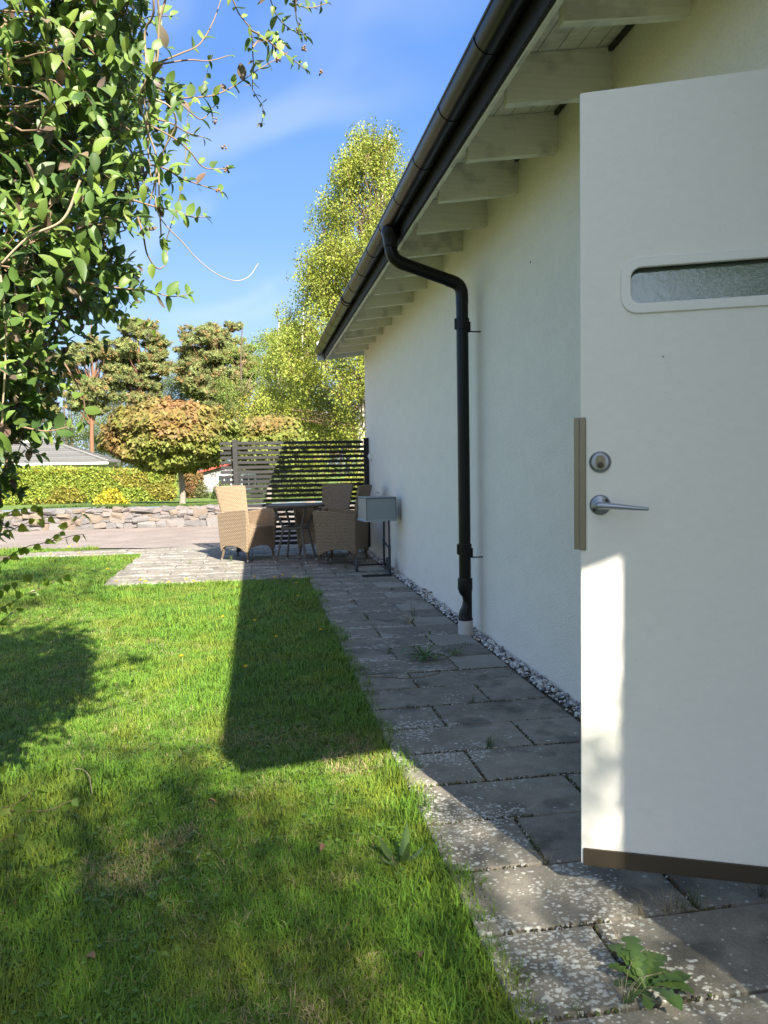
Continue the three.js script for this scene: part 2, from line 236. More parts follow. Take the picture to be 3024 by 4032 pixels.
/* ------------------------------------------------------------------ strip of pebbles against the house */
{
  const strip = structure('gravel_strip', bx(1.449, 1.548, -0.06, -0.012, -1.6, -10.82), M.soil), r = rng(23);
  const mats = [[0.62, 0.61, 0.58], [0.5, 0.5, 0.49], [0.32, 0.32, 0.33], [0.2, 0.2, 0.21], [0.42, 0.33, 0.25], [0.1, 0.1, 0.105], [0.7, 0.69, 0.66]].map((c) => S({ color: rgb(...c), roughness: 0.75 }));
  const geos = [0, 1, 2, 3, 4, 5].map((k) => { const q = rng(300 + k), pts = []; for (let i = 0; i < 15; i++) { const a = q() * 6.283, z = q() * 2 - 1, s = Math.sqrt(1 - z * z), w = 0.8 + 0.3 * q(); pts.push(V(Math.cos(a) * s * w, z * (0.55 + 0.2 * q()), Math.sin(a) * s * w * (0.65 + 0.2 * q()))); } const g = new ConvexGeometry(pts), p = g.attributes.position, n = []; for (let i = 0; i < p.count; i++) { const v = V(p.getX(i), p.getY(i) * 2.4, p.getZ(i)).normalize(); n.push(v.x, v.y, v.z); } const fl = g.attributes.normal; for (let i = 0; i < n.length; i++) fl.array[i] = mix(fl.array[i], n[i], 0.65); return g; });
  const list = [];
  for (let k = 0; k < 2500; k++) { const z = -1.75 - r() * 9.0, s = 0.008 + 0.014 * r() * r() + (r() < 0.12 ? 0.007 : 0); list.push({ x: 1.458 + r() * 0.082, y: -0.006 + r() * r() * 0.026, z, s, q: new THREE.Quaternion().setFromEuler(new THREE.Euler(r() * 0.7 - 0.35, r() * 6.28, r() * 0.7 - 0.35)), g: Math.floor(r() * 6), m: r() < 0.3 ? 0 : Math.floor(r() * 7) }); }
  const near = list.filter((p) => p.z < -3.3).sort((a, b) => (b.s / -b.z) - (a.s / -a.z)).slice(0, 300), set = new Set(near);
  for (const p of near) { const o = part('pebble', geos[p.g], mats[p.m], strip); o.position.set(p.x, p.y, p.z); o.quaternion.copy(p.q); o.scale.setScalar(p.s); }
  const rest = list.filter((p) => !set.has(p)), im = new THREE.InstancedMesh(geos[0], S({ color: 0xffffff, roughness: 0.75 }), rest.length), mt = new THREE.Matrix4();
  rest.forEach((p, i) => { im.setMatrixAt(i, mt.compose(V(p.x, p.y, p.z), p.q, V(p.s, p.s, p.s))); im.setColorAt(i, mats[p.m].color); });
  im.name = 'small_pebbles'; im.userData.kind = 'stuff'; shadows(im); strip.add(im);
}

/* ------------------------------------------------------------------ dry stone wall beyond the road */
{
  const w = thing('stone_wall', 'low dry-stone retaining wall of pinkish grey rocks across the road', 'stone wall', [-2, 0, -16.6]);
  const r = rng(41), cols = [[0.235, 0.2, 0.185], [0.215, 0.195, 0.185], [0.2, 0.185, 0.18], [0.25, 0.21, 0.18], [0.225, 0.21, 0.2], [0.24, 0.19, 0.145], [0.165, 0.155, 0.15]].map((c) => S({ color: rgb(...c), roughness: 0.95, bumpMap: rep(grain, 2), bumpScale: 0.02 }));
  const geos = []; for (let k = 0; k < 16; k++) { const q = rng(500 + k), pts = []; for (const sx of [-1, 1]) for (const sy of [-1, 1]) for (const sz of [-1, 1]) { pts.push(V(sx * (0.4 + 0.1 * q()), sy * (0.36 + 0.14 * q()), sz * (0.36 + 0.12 * q()))); if (q() < 0.6) pts.push(V(sx * 0.5, sy * (0.2 * q()), sz * (0.32 + 0.18 * q()))); } for (let i = 0; i < 3; i++) pts.push(V((q() - 0.5) * 0.8, (q() - 0.5) * 0.6, 0.5 + 0.06 * q())); geos.push(uvm(new ConvexGeometry(pts))); }
  const lineZ = (x) => -16.38 - 0.1 * clamp((-0.8 - x) / 4.4, -1, 3);
  partW('core', mg([bx(-9.6, 7, -0.05, 0.36, -16.95, -16.66)]), M.soil, w);
  const X0 = -7.2, X1 = 4.6; let y = -0.03, hts = [0.15, 0.12, 0.105, 0.08];
  hts.forEach((h, c) => { let x = X0 + r() * 0.2; while (x < X1) {
    const ln = 0.1 + 0.24 * r() * r() + 0.08 * r() * (c === 0 ? 1.3 : 1), hh = h * (0.8 + 0.6 * r());
    if (r() < 0.25 && c > 0 && c < 3) { for (const dy of [0, 0.5]) { const o = part('stone', geos[Math.floor(r() * 16)], cols[Math.floor(r() * 7)], w); o.scale.set(ln * 1.1, hh * 0.62, 0.3); o.position.set(x + ln / 2 + 2, y + dy * h + h * 0.26, lineZ(x) + 16.6 - 0.15); o.rotation.set(0, r() < 0.5 ? 0 : Math.PI, (r() - 0.5) * 0.25); } }
    else { const o = part('stone', geos[Math.floor(r() * 16)], cols[Math.floor(r() * 7)], w); o.scale.set(ln * 1.13, hh * 1.16, 0.3 + 0.08 * r()); o.position.set(x + ln / 2 + 2, y + h / 2 + (r() - 0.5) * 0.03, lineZ(x) + 16.6 - 0.15 + (r() - 0.5) * 0.05); o.rotation.set((r() - 0.5) * 0.15, (r() - 0.5) * 0.2 + (r() < 0.5 ? 0 : Math.PI), (r() - 0.5) * 0.5); }
    x += ln; } y += h * 0.93; });
}

/* ------------------------------------------------------------------ the white house */
const WX = 1.549, WF = -10.84, WN = 0.16, RN = 0.46, RF = -11.08, SL = 0.13; // wall face, far and near wall corners, roof ends, roof slope
{
  const house = thing('white_house', 'white rendered house with open front door and black gutter along the right', 'house', [WX, 0, WF]);
  const top = 2.97, D0 = -1.76, D1 = -0.74;                                      // door opening between z = D0 and D1
  const wallParts = [bx(WX, WX + 0.25, -0.1, top, WF, D0), bx(WX, WX + 0.25, -0.1, top, D1, WN), bx(WX, WX + 0.25, 2.2, top, D0, D1), bx(WX, WX + 0.25, -0.1, 0.07, D0, D1),
    bx(WX + 0.25, 9.2, -0.1, top, WF, WF + 0.25), bx(WX + 0.25, 9.2, -0.1, top, WN - 0.25, WN), bx(9.2, 9.45, -0.1, top, WF, WN)];
  partW('wall', uvm(mg(wallParts), 1.6), M.stucco, house);
  partW('floor', mg([bx(WX + 0.25, 9.2, -0.1, 0.08, WF + 0.25, WN - 0.25)]), M.dark, house);
  partW('ceiling', mg([bx(WX + 0.25, 9.2, 2.55, 2.6, WF + 0.25, WN - 0.25)]), M.interior, house);
  partW('hall_wall', mg([bx(3.4, 3.5, 0.08, 2.55, -4, WN - 0.25), bx(WX + 0.25, 3.4, 0.08, 2.55, -3.1, -3.0)]), M.interior, house);
  // the door frame in the opening
  partW('door_frame', mg([rbx(WX + 0.1, WX + 0.2, 0.07, 2.2, D0, D0 + 0.045), rbx(WX + 0.1, WX + 0.2, 0.07, 2.2, D1 - 0.045, D1), rbx(WX + 0.1, WX + 0.2, 2.155, 2.2, D0 + 0.045, D1 - 0.045), rbx(WX + 0.06, WX + 0.22, 0.07, 0.085, D0 + 0.045, D1 - 0.045)]), M.doorTrim, house);
  // roof: a slab on each side of the ridge
  const ridge = 5.5, eave = 0.99, yS = (x) => 2.912 + SL * (x - 1.0);               // yS: top of the soffit boards
  const slopeBox = (x0, x1, y0, h, z0, z1) => { const g = bx(x0, x1, 0, h, z0, z1), p = g.attributes.position; for (let i = 0; i < p.count; i++) p.setY(i, p.getY(i) + y0 + SL * (p.getX(i) - 1.0)); g.computeVertexNormals(); return g; };
  const roofR = slopeBox(eave, ridge, 2.914, 0.07, RN, RF), roofL = roofR.clone().applyMatrix4(new THREE.Matrix4().makeScale(-1, 1, 1)).translate(2 * ridge + 0.004, 0, 0); { const ix = roofL.index.array; for (let k = 0; k < ix.length; k += 3) { const t = ix[k + 1]; ix[k + 1] = ix[k + 2]; ix[k + 2] = t; } roofL.computeVertexNormals(); }
  partW('roof', mg([roofR, roofL]), M.roof, house);
  // boards under the eave, and each rafter
  for (let k = 0; k < 6; k++) { const x0 = 1.036 + k * 0.0885; partW('soffit_board', uvm(slopeBox(x0 + 0.002, x0 + 0.0865, 2.893, 0.018, RN - 0.03, RF + 0.03)), M.whiteWood, house); }
  const rr = rng(61);
  for (let k = -4; k < 14; k++) {
    const z = -2.605 - 0.6025 * k, g = new THREE.BoxGeometry(0.56, 0.2, 0.047), p = g.attributes.position;
    for (let i = 0; i < p.count; i++) p.setXYZ(i, p.getX(i) + 1.08 + 0.28, p.getY(i) + 2.79 + SL * (p.getX(i) + 0.28 + 0.08), p.getZ(i) + z);
    g.computeVertexNormals(); const u = uvm(g), uv = u.attributes.uv, ox = rr() * 5, oy = rr() * 5; for (let i = 0; i < uv.count; i++) uv.setXY(i, uv.getX(i) + ox, uv.getY(i) * 1.3 + oy);
    partW('rafter', u, M.whiteWood, house);
  }
  partW('dark_gap_strip', slopeBox(WX - 0.02, WX - 0.001, 2.872, 0.02, RN - 0.03, RF + 0.03), M.dark, house);  // solid strip under the soffit; the dark of a gap put into its colour
  partW('fascia', uvm(bx(0.996, 1.014, 2.712, 2.915, RN, RF)), M.blackWood, house);
  partW('fascia_backing', uvm(bx(1.016, 1.034, 2.702, 2.905, RN, RF)), M.whiteWood, house);
  const barge = (z) => slopeBox(0.905, ridge, 2.705, 0.27, z, z - 0.022);
  for (const z of [RF - 0.001, RN + 0.023]) partW('bargeboard', barge(z), M.whiteMetal, house);
  // gutter
  const gutter = new THREE.Group(); gutter.name = 'gutter'; house.add(gutter);
  const gx = 0.934, gy = 2.836, gr = 0.0625;
  { const s = new THREE.Shape(); s.absarc(0, 0, gr, Math.PI, 2 * Math.PI, false); s.lineTo(gr - 0.003, 0); s.absarc(0, 0, gr - 0.003, 2 * Math.PI, Math.PI, true); s.lineTo(-gr, 0);
    const g = new THREE.ExtrudeGeometry(s, { depth: RN - RF + 0.0, bevelEnabled: false, curveSegments: 24 }).translate(gx, gy, RF);
    const bead = new THREE.CylinderGeometry(0.008, 0.008, RN - RF, 10).rotateX(Math.PI / 2).translate(gx - gr + 0.002, gy + 0.002, (RN + RF) / 2);
    const cap = (z) => new THREE.CylinderGeometry(gr, gr, 0.004, 24, 1, false, Math.PI / 2, Math.PI).rotateX(Math.PI / 2).translate(gx, gy, z);
    partW('channel', mg([g, bead.toNonIndexed(), cap(RF).toNonIndexed(), cap(RN).toNonIndexed()]), M.blackMetal, gutter); }
  const strap = (w, t) => { const s = new THREE.Shape(); s.absarc(0, 0, gr + t, Math.PI * 0.97, 2 * Math.PI, false); s.lineTo(gr + 0.0005, 0); s.absarc(0, 0, gr + 0.0005, 2 * Math.PI, Math.PI * 0.97, true); return new THREE.ExtrudeGeometry(s, { depth: w, bevelEnabled: false, curveSegments: 20 }); };
  const bracket = mg([strap(0.018, 0.003), new THREE.BoxGeometry(0.008, 0.014, 0.018).translate(-gr, -0.004, 0.009).toNonIndexed()]), joint = mg([strap(0.11, 0.003), strap(0.014, 0.008), strap(0.014, 0.008).translate(0, 0, 0.096), new THREE.BoxGeometry(0.018, 0.03, 0.05).translate(-gr - 0.004, -0.006, 0.055).toNonIndexed()]);
  for (let k = 0; k < 20; k++) { const z = -0.05 - 0.585 * k; if (z < RF) break; const j = k === 4 || k === 13, o = partW(j ? 'gutter_joint' : 'bracket', j ? joint : bracket, M.blackMetal, gutter); o.position.add(V(gx, gy, z)); }
  // downpipe
  const pipe = new THREE.Group(); pipe.name = 'downpipe'; house.add(pipe);
  const dz = -5.2, dx = 1.428, pr = 0.0435;
  partW('outlet', rings([[gx, 2.80, dz, 0.05, 0.072], [gx, 2.765, dz, 0.062, 0.07], [gx + 0.002, 2.735, dz, 0.056, 0.06], [gx + 0.003, 2.70, dz, 0.05, 0.05], [gx + 0.004, 2.672, dz, 0.048, 0.048], [gx + 0.004, 2.66, dz, 0.048, 0.048], [gx + 0.004, 2.659, dz, 0.04, 0.04]]), M.blackMetal, pipe);
  const bend = (pts, n) => tube(pts, pr, n, 20);
  partW('upper_bend', bend([[gx + 0.004, 2.74, dz], [gx + 0.004, 2.68, dz], [gx + 0.008, 2.63, dz], [gx + 0.026, 2.592, dz], [gx + 0.06, 2.566, dz], [gx + 0.1, 2.55, dz]], 30), M.blackMetal, pipe);
  partW('swan_neck', rodBetween(V(gx + 0.095, 2.552, dz), V(dx - 0.075, 2.447, dz), pr - 0.002, 20), M.blackMetal, pipe);
  partW('lower_bend', bend([[dx - 0.1, 2.454, dz], [dx - 0.055, 2.439, dz], [dx - 0.022, 2.418, dz], [dx - 0.004, 2.383, dz], [dx, 2.34, dz], [dx, 2.29, dz]], 30), M.blackMetal, pipe);
  partW('pipe', rodBetween(V(dx, 2.33, dz), V(dx, 0.36, dz), pr - 0.0015, 24), M.blackMetal, pipe);
  for (const y of [2.157, 0.6]) { const c = partW('pipe_clamp', mg([new THREE.CylinderGeometry(pr + 0.005, pr + 0.005, 0.075, 24).translate(dx, y, dz), rbx(dx - pr - 0.012, dx - pr + 0.004, y - 0.036, y + 0.036, dz - 0.012, dz + 0.012).toNonIndexed(), bx(dx + 0.02, WX, y - 0.06, y - 0.052, dz + 0.024, dz + 0.032).toNonIndexed(), bx(dx + 0.03, dx + 0.05, y - 0.06, y + 0.01, dz + 0.022, dz + 0.034).toNonIndexed()]), M.blackMetal, pipe); c.userData.label = 'black pipe clamp screwed to the wall'; }
  partW('shoe', rings([[dx, 0.395, dz, pr, pr], [dx, 0.394, dz, pr + 0.008, pr + 0.008], [dx, 0.32, dz, pr + 0.0085, pr + 0.0085], [dx + 0.001, 0.305, dz, pr + 0.004, pr + 0.005], [dx + 0.004, 0.285, dz, pr, pr + 0.004], [dx + 0.013, 0.262, dz, 0.034, pr + 0.002], [dx + 0.016, 0.235, dz, 0.031, pr], [dx + 0.012, 0.2, dz, 0.035, pr], [dx + 0.003, 0.165, dz, 0.044, pr + 0.002], [dx, 0.14, dz, 0.047, pr + 0.003], [dx, 0.112, dz, 0.047, pr + 0.003], [dx, 0.111, dz, 0.053, 0.053], [dx, 0.1, dz, 0.053, 0.053], [dx, 0.099, dz, 0.03, 0.03]]), M.blackMetal, pipe);
  partW('drain_stub', rings([[dx, 0.101, dz, 0.049, 0.049], [dx, 0.1, dz, 0.051, 0.051], [dx, 0.02, dz, 0.053, 0.053], [dx, -0.04, dz, 0.054, 0.054]]), S({ color: rgb(0.52, 0.5, 0.46), roughness: 0.9, bumpMap: grain, bumpScale: 0.003 }), pipe);
  partW('insect_dot', new THREE.SphereGeometry(0.007, 10, 8).scale(0.4, 1, 1).translate(WX, 2.319, -4.19), M.gasket, house);  // small dark dot on the wall, standing for an insect
  const box = partW('socket_box', mg([rbx(WX - 0.035, WX + 0.002, 1.272, 1.353, -10.39, -10.31, 0.008), rbx(WX - 0.045, WX - 0.02, 1.3, 1.335, -10.385, -10.33, 0.006)]), M.doorTrim, house); box.userData.label = 'small white socket box on the wall beside the slatted screen';

  // the door leaf, standing open; its own axes: x along the leaf from the free edge, z out of the face towards the garden
  const door = new THREE.Group(); door.name = 'door'; door.userData.label = 'white front door standing open with slot window'; house.add(door);
  door.position.set(0.863 - WX, 0, -1.962 - WF); door.rotation.y = -Math.atan2(0.188, 0.4235);
  const rrect = (s, x0, x1, y0, y1, r) => { s.moveTo(x0 + r, y0); s.lineTo(x1 - r, y0); s.absarc(x1 - r, y0 + r, r, -Math.PI / 2, 0); s.lineTo(x1, y1 - r); s.absarc(x1 - r, y1 - r, r, 0, Math.PI / 2); s.lineTo(x0 + r, y1); s.absarc(x0 + r, y1 - r, r, Math.PI / 2, Math.PI); s.lineTo(x0, y0 + r); s.absarc(x0 + r, y0 + r, r, Math.PI, Math.PI * 1.5); return s; };
  const W = 0.9, s1 = rrect(new THREE.Shape(), 0.003, W, 0.085, 2.159, 0.003); s1.holes.push(rrect(new THREE.Path(), 0.122, W - 0.122, 1.60, 1.708, 0.034));
  part('door_leaf', uvm(new THREE.ExtrudeGeometry(s1, { depth: 0.049, bevelEnabled: true, bevelSize: 0.003, bevelThickness: 0.003, bevelSegments: 2, curveSegments: 10 }).translate(0, 0, -0.052)), M.door, door);
  for (const [z, nm] of [[-0.004, 'window_frame'], [-0.059, 'window_frame']]) { const s = rrect(new THREE.Shape(), 0.106, W - 0.106, 1.585, 1.724, 0.043); s.holes.push(rrect(new THREE.Path(), 0.126, W - 0.126, 1.606, 1.703, 0.028)); part(nm, new THREE.ExtrudeGeometry(s, { depth: 0.007, bevelEnabled: true, bevelSize: 0.003, bevelThickness: 0.004, bevelSegments: 3, curveSegments: 12 }).translate(0, 0, z), M.doorTrim, door); }
  { const s = rrect(new THREE.Shape(), 0.121, W - 0.121, 1.599, 1.709, 0.034); s.holes.push(rrect(new THREE.Path(), 0.129, W - 0.129, 1.607, 1.7, 0.026)); part('gasket', new THREE.ExtrudeGeometry(s, { depth: 0.006, bevelEnabled: false, curveSegments: 10 }).translate(0, 0, -0.019), M.gasket, door); }
  part('pane', uvm(bx(0.124, W - 0.124, 1.602, 1.706, -0.028, -0.0275)), M.glass, door);
  part('kick_plate', uvm(rbx(0.006, W - 0.01, 0.08, 0.129, -0.002, 0.005, 0.002)), M.bronze, door);
  part('edge_guard', mg([rbx(-0.017, -0.004, 0.961, 1.317, -0.006, 0.002, 0.001), rbx(-0.0035, 0.0145, 0.96, 1.317, -0.004, 0.007, 0.003)]), M.brass, door);
  const turnUp = (g, x, y) => g.rotateX(Math.PI / 2).translate(x, y, 0);
  part('lock_rosette', turnUp(lathe([[0.0001, 0.012], [0.02, 0.012], [0.0235, 0.0105], [0.024, 0.008], [0.0275, 0.006], [0.0285, 0.003], [0.0285, 0], [0.0001, 0]], 40), 0.051, 1.197), M.satin, door);
  { const s = new THREE.Shape(); s.absarc(0, 0.0075, 0.0115, 0, Math.PI); s.lineTo(-0.0115, -0.0065); s.absarc(0, -0.0065, 0.0115, Math.PI, 2 * Math.PI); s.lineTo(0.0115, 0.0075); part('lock_plate', new THREE.ExtrudeGeometry(s, { depth: 0.003, bevelEnabled: true, bevelSize: 0.0008, bevelThickness: 0.0008, curveSegments: 12 }).translate(0.0515, 1.196, 0.011), M.brass, door); }
  part('key_cylinder', mg([turnUp(lathe([[0.0001, 0.0185], [0.007, 0.0185], [0.008, 0.0165], [0.008, 0], [0.0001, 0]], 20), 0.0515, 1.1895).toNonIndexed(), bx(0.051, 0.0525, 1.186, 1.1935, 0.0175, 0.0192).toNonIndexed()]), M.darkBrass, door);
  part('handle_rosette', turnUp(lathe([[0.0001, 0.014], [0.012, 0.014], [0.0135, 0.011], [0.022, 0.0085], [0.0265, 0.005], [0.0275, 0.002], [0.0275, 0], [0.0001, 0]], 40), 0.051, 1.082), M.satin, door);
  for (const [x, y] of [[0.066, 1.094], [0.036, 1.07]]) part('rosette_screw', turnUp(lathe([[0.0001, 0.0098], [0.0045, 0.0098], [0.0045, 0], [0.0001, 0]], 14), x, y), M.darkBrass, door);
  part('handle_lever', mg([rodBetween(V(0.051, 1.082, 0.01), V(0.051, 1.082, 0.05), 0.0088, 20), taper([[0.046, 1.0825, 0.05], [0.06, 1.0822, 0.0515], [0.1, 1.0795, 0.053], [0.14, 1.0758, 0.0535], [0.168, 1.0735, 0.0535]], 0.0098, 0.0042, 24, 16), new THREE.SphereGeometry(0.0096, 16, 12).translate(0.047, 1.0825, 0.05), new THREE.SphereGeometry(0.0042, 12, 8).translate(0.168, 1.0735, 0.0535)]), M.satin, door);
  part('face_scuff', new THREE.CircleGeometry(0.0032, 9).scale(1, 0.75, 1).translate(0.209, 1.468, 0.0006), S({ color: rgb(0.3, 0.31, 0.32), roughness: 0.8 }), door);
}

/* ------------------------------------------------------------------ slatted screen */
{
  const f = thing('slat_screen', 'black slatted wooden privacy screen at the end of the patio', 'fence', [0.55, 0, -10.59]), r = rng(71);
  const slat = (w) => uvm(rbx(0, w, -0.0205, 0.0205, -0.011, 0.011, 0.003));
  const g = slat(1.955);
  const mats = [0, 1, 2].map((k) => { const m = M.blackWood.clone(); m.color = rgb(0.72 + 0.2 * k, 0.72 + 0.19 * k, 0.74 + 0.18 * k); m.map = rep(M.blackWood.map, 1, 1.7); m.map.offset.set(0.3 * k, 0.4 * k); return m; });
  for (let k = 0; k < 22; k++) { const o = partW('slat', g, mats[Math.floor(r() * 3)], f); o.position.add(V(-0.472 + (r() - 0.5) * 0.006, 1.523 - k * 0.0655, -10.64)); o.rotation.z = (r() - 0.5) * 0.003; }
  for (const [x0, x1, lean] of [[-0.307, -0.241, 0.012], [1.482, 1.546, 0.002]]) { const p = partW('post', uvm(rbx(x0, x1, 0.06, 1.572, -10.627, -10.561, 0.004)), M.blackWood, f); p.rotation.z = lean; p.position.x += lean * 1.5; 
    partW('post_shoe', mg([bx(x0 + 0.004, x1 - 0.004, 0.0, 0.008, -10.63, -10.558), rodBetween(V((x0 + x1) / 2, 0, -10.594), V((x0 + x1) / 2, 0.07, -10.594), 0.012), bx(x0 + 0.008, x1 - 0.008, 0.05, 0.068, -10.62, -10.568)].map((q) => q.toNonIndexed())), S({ color: rgb(0.08, 0.08, 0.085), roughness: 0.5, metalness: 0.6 }), f); }
}

/* ------------------------------------------------------------------ wicker chairs and table */
const weaveC = tex(256, 256, (u, v) => { const n = 8, row = Math.floor(v * n * 2), x = (u * n + (row % 2) * 0.5) % 1, y = (v * n * 2) % 1, q = hash2(Math.floor(u * n + (row % 2) * 0.5) % n, row, 5), s = 0.6 + 0.05 * (q - 0.5); return [s * 0.94, s * 0.81, s * 0.65]; });
const weaveB = tex(256, 256, (u, v) => { const n = 8, row = Math.floor(v * n * 2), x = (u * n + (row % 2) * 0.5) % 1, y = (v * n * 2) % 1; return grey(Math.sin(Math.PI * x) ** 0.8 * Math.sin(Math.PI * y) ** 0.7); }, false);
M.wicker = S({ map: rep(weaveC, 3.6), bumpMap: rep(weaveB, 3.6), bumpScale: 0.011, roughness: 0.7 });
M.steelCap = S({ color: rgb(0.6, 0.6, 0.6), roughness: 0.3, metalness: 0.9 });
function chair(label, base, turn) { // faces +z in its own axes
  const t = thing('wicker_chair', label, 'chair', base, turn, 'wicker chairs round the patio table');
  const w = 0.25, th = 0.035;
  const side = () => { const s = new THREE.Shape(); s.moveTo(-0.235, 0.135); s.quadraticCurveTo(-0.2, 0.2, -0.06, 0.205); s.quadraticCurveTo(0.12, 0.205, 0.205, 0.135); s.lineTo(0.235, 0.135); s.quadraticCurveTo(0.25, 0.4, 0.268, 0.635); s.quadraticCurveTo(0.27, 0.662, 0.245, 0.66); s.quadraticCurveTo(0, 0.645, -0.245, 0.6); s.quadraticCurveTo(-0.25, 0.3, -0.235, 0.135); return new THREE.ExtrudeGeometry(s, { depth: th - 0.016, bevelEnabled: true, bevelSize: 0.008, bevelThickness: 0.008, bevelSegments: 3, curveSegments: 10 }); };
  for (const sx of [-1, 1]) { const g = side().rotateY(-Math.PI / 2).translate((th - 0.016) / 2, 0, 0), p = g.attributes.position; for (let i = 0; i < p.count; i++) { const y = p.getY(i); p.setX(i, p.getX(i) + sx * (w - 0.015 + 0.03 * smooth(0.15, 0.65, y))); p.setZ(i, p.getZ(i)); } g.computeVertexNormals(); part('arm_panel', uvm(g), M.wicker, t); }
  const face = (y1) => { const s = new THREE.Shape(); s.moveTo(-0.225, 0.135); s.quadraticCurveTo(-0.18, 0.2, 0, 0.2); s.quadraticCurveTo(0.18, 0.2, 0.225, 0.135); s.lineTo(0.235, y1); s.lineTo(-0.235, y1); return new THREE.ExtrudeGeometry(s, { depth: 0.02, bevelEnabled: true, bevelSize: 0.006, bevelThickness: 0.006, bevelSegments: 2, curveSegments: 10 }); };
  part('front_panel', uvm(face(0.425).translate(0, 0, 0.215)), M.wicker, t);
  part('rear_panel', uvm(face(0.58).translate(0, 0, -0.245)), M.wicker, t);
  part('seat', uvm(rbx(-0.225, 0.225, 0.4, 0.442, -0.225, 0.235, 0.018)), M.wicker, t);
  { // backrest: leans back, a little wider and bowed at the top
    const n = 10, m = 8, pos = [], idx = [], T = 0.035;
    for (let sgn = 0; sgn < 2; sgn++) for (let j = 0; j <= m; j++) for (let i = 0; i <= n; i++) { const u = i / n * 2 - 1, v = j / m, hw = 0.215 + 0.03 * v + 0.015 * v * v, y = 0.42 + 0.54 * v - 0.012 * v * u * u, z = -0.19 - 0.085 * v - 0.015 * v * v - 0.02 * (1 - u * u); pos.push(u * hw, y, z - sgn * T * (1 - 0.25 * Math.abs(u) ** 6)); }
    const N = (m + 1) * (n + 1), at = (s, j, i) => s * N + j * (n + 1) + i;
    for (let j = 0; j < m; j++) for (let i = 0; i < n; i++) { idx.push(at(0, j, i), at(0, j, i + 1), at(0, j + 1, i + 1), at(0, j, i), at(0, j + 1, i + 1), at(0, j + 1, i)); idx.push(at(1, j, i + 1), at(1, j, i), at(1, j + 1, i + 1), at(1, j + 1, i + 1), at(1, j, i), at(1, j + 1, i)); }
    for (let j = 0; j < m; j++) for (const [i, f] of [[0, 0], [n, 1]]) { const a = at(0, j, i), b = at(1, j, i), c = at(1, j + 1, i), d = at(0, j + 1, i); f ? idx.push(a, b, c, a, c, d) : idx.push(b, a, c, c, a, d); }
    for (let i = 0; i < n; i++) { const a = at(0, m, i), b = at(0, m, i + 1), c = at(1, m, i + 1), d = at(1, m, i); idx.push(a, b, c, a, c, d); }
    let g = new THREE.BufferGeometry(); g.setAttribute('position', new THREE.Float32BufferAttribute(pos, 3)); g.setIndex(idx); g = g.toNonIndexed(); g.computeVertexNormals(); part('backrest', uvm(g), M.wicker, t); }
  for (const [sx, sz] of [[-1, 1], [1, 1], [-1, -1], [1, -1]]) { const g = taper([[sx * 0.215, 0.2, sz * 0.215], [sx * 0.222, 0.09, sz * 0.225], [sx * 0.232, 0.028, sz * 0.24]], 0.019, 0.014, 6, 10), l = part('leg', g, M.wicker, t); part('foot_cap', new THREE.CylinderGeometry(0.0145, 0.013, 0.03, 12).translate(sx * 0.233, 0.0155, sz * 0.2415), M.steelCap, l); }
  return t;
}
const facing = (x, z) => Math.atan2(x, z);
chair('sunlit wicker armchair on the left of the table, turned towards the house', [-0.13, 0.002, -10.1], facing(0.342, 0.35));
chair('wicker armchair in shade right of the table, partly behind the smoker box', [1.02, 0.002, -9.32], facing(-0.463, -0.216));
chair('wicker armchair in shade behind the table, against the slatted screen', [0.86, 0.002, -10.06], facing(-0.72, 0.7));
{
  const t = thing('patio_table', 'small round patio table with woven legs between the wicker chairs', 'table', [0.47, 0.002, -9.65]);
  const topM = S({ color: rgb(0.16, 0.165, 0.17), roughness: 0.5, bumpMap: rep(weaveB, 10), bumpScale: 0.002 }), rimM = S({ map: rep(weaveC, 30, 1), color: rgb(0.42, 0.43, 0.46), bumpMap: rep(weaveB, 30, 1), bumpScale: 0.004, roughness: 0.7 }), legM = S({ color: rgb(0.16, 0.145, 0.125), roughness: 0.65, bumpMap: rep(weaveB, 3, 14), bumpScale: 0.004 });
  part('table_top', lathe([[0.0001, 0.722], [0.352, 0.722], [0.354, 0.72]], 48), topM, t);
  part('rim', lathe([[0.34, 0.694], [0.358, 0.692], [0.366, 0.7], [0.368, 0.712], [0.362, 0.722], [0.352, 0.724], [0.345, 0.7205]], 48), rimM, t);
  part('shelf_ring', new THREE.TorusGeometry(0.165, 0.02, 10, 40).rotateX(Math.PI / 2).scale(1, 0.8, 1).translate(0, 0.435, 0), legM, t);
  for (let k = 0; k < 4; k++) { const a = Math.atan2(0.153, 0.368) + Math.PI / 4 + k * Math.PI / 2, c = Math.cos(a), s = Math.sin(a), q = (r, y) => [c * r, y, s * r];
    const l = part('leg', tube([q(0.285, 0.69), q(0.262, 0.62), q(0.21, 0.53), q(0.176, 0.46), q(0.178, 0.4), q(0.205, 0.28), q(0.245, 0.13), q(0.277, 0.03)], 0.0145, 30, 10), legM, t);
    part('foot_cap', new THREE.CylinderGeometry(0.0155, 0.0145, 0.034, 12).rotateZ(0).translate(c * 0.279, 0.017, s * 0.279), M.steelCap, l); }
}
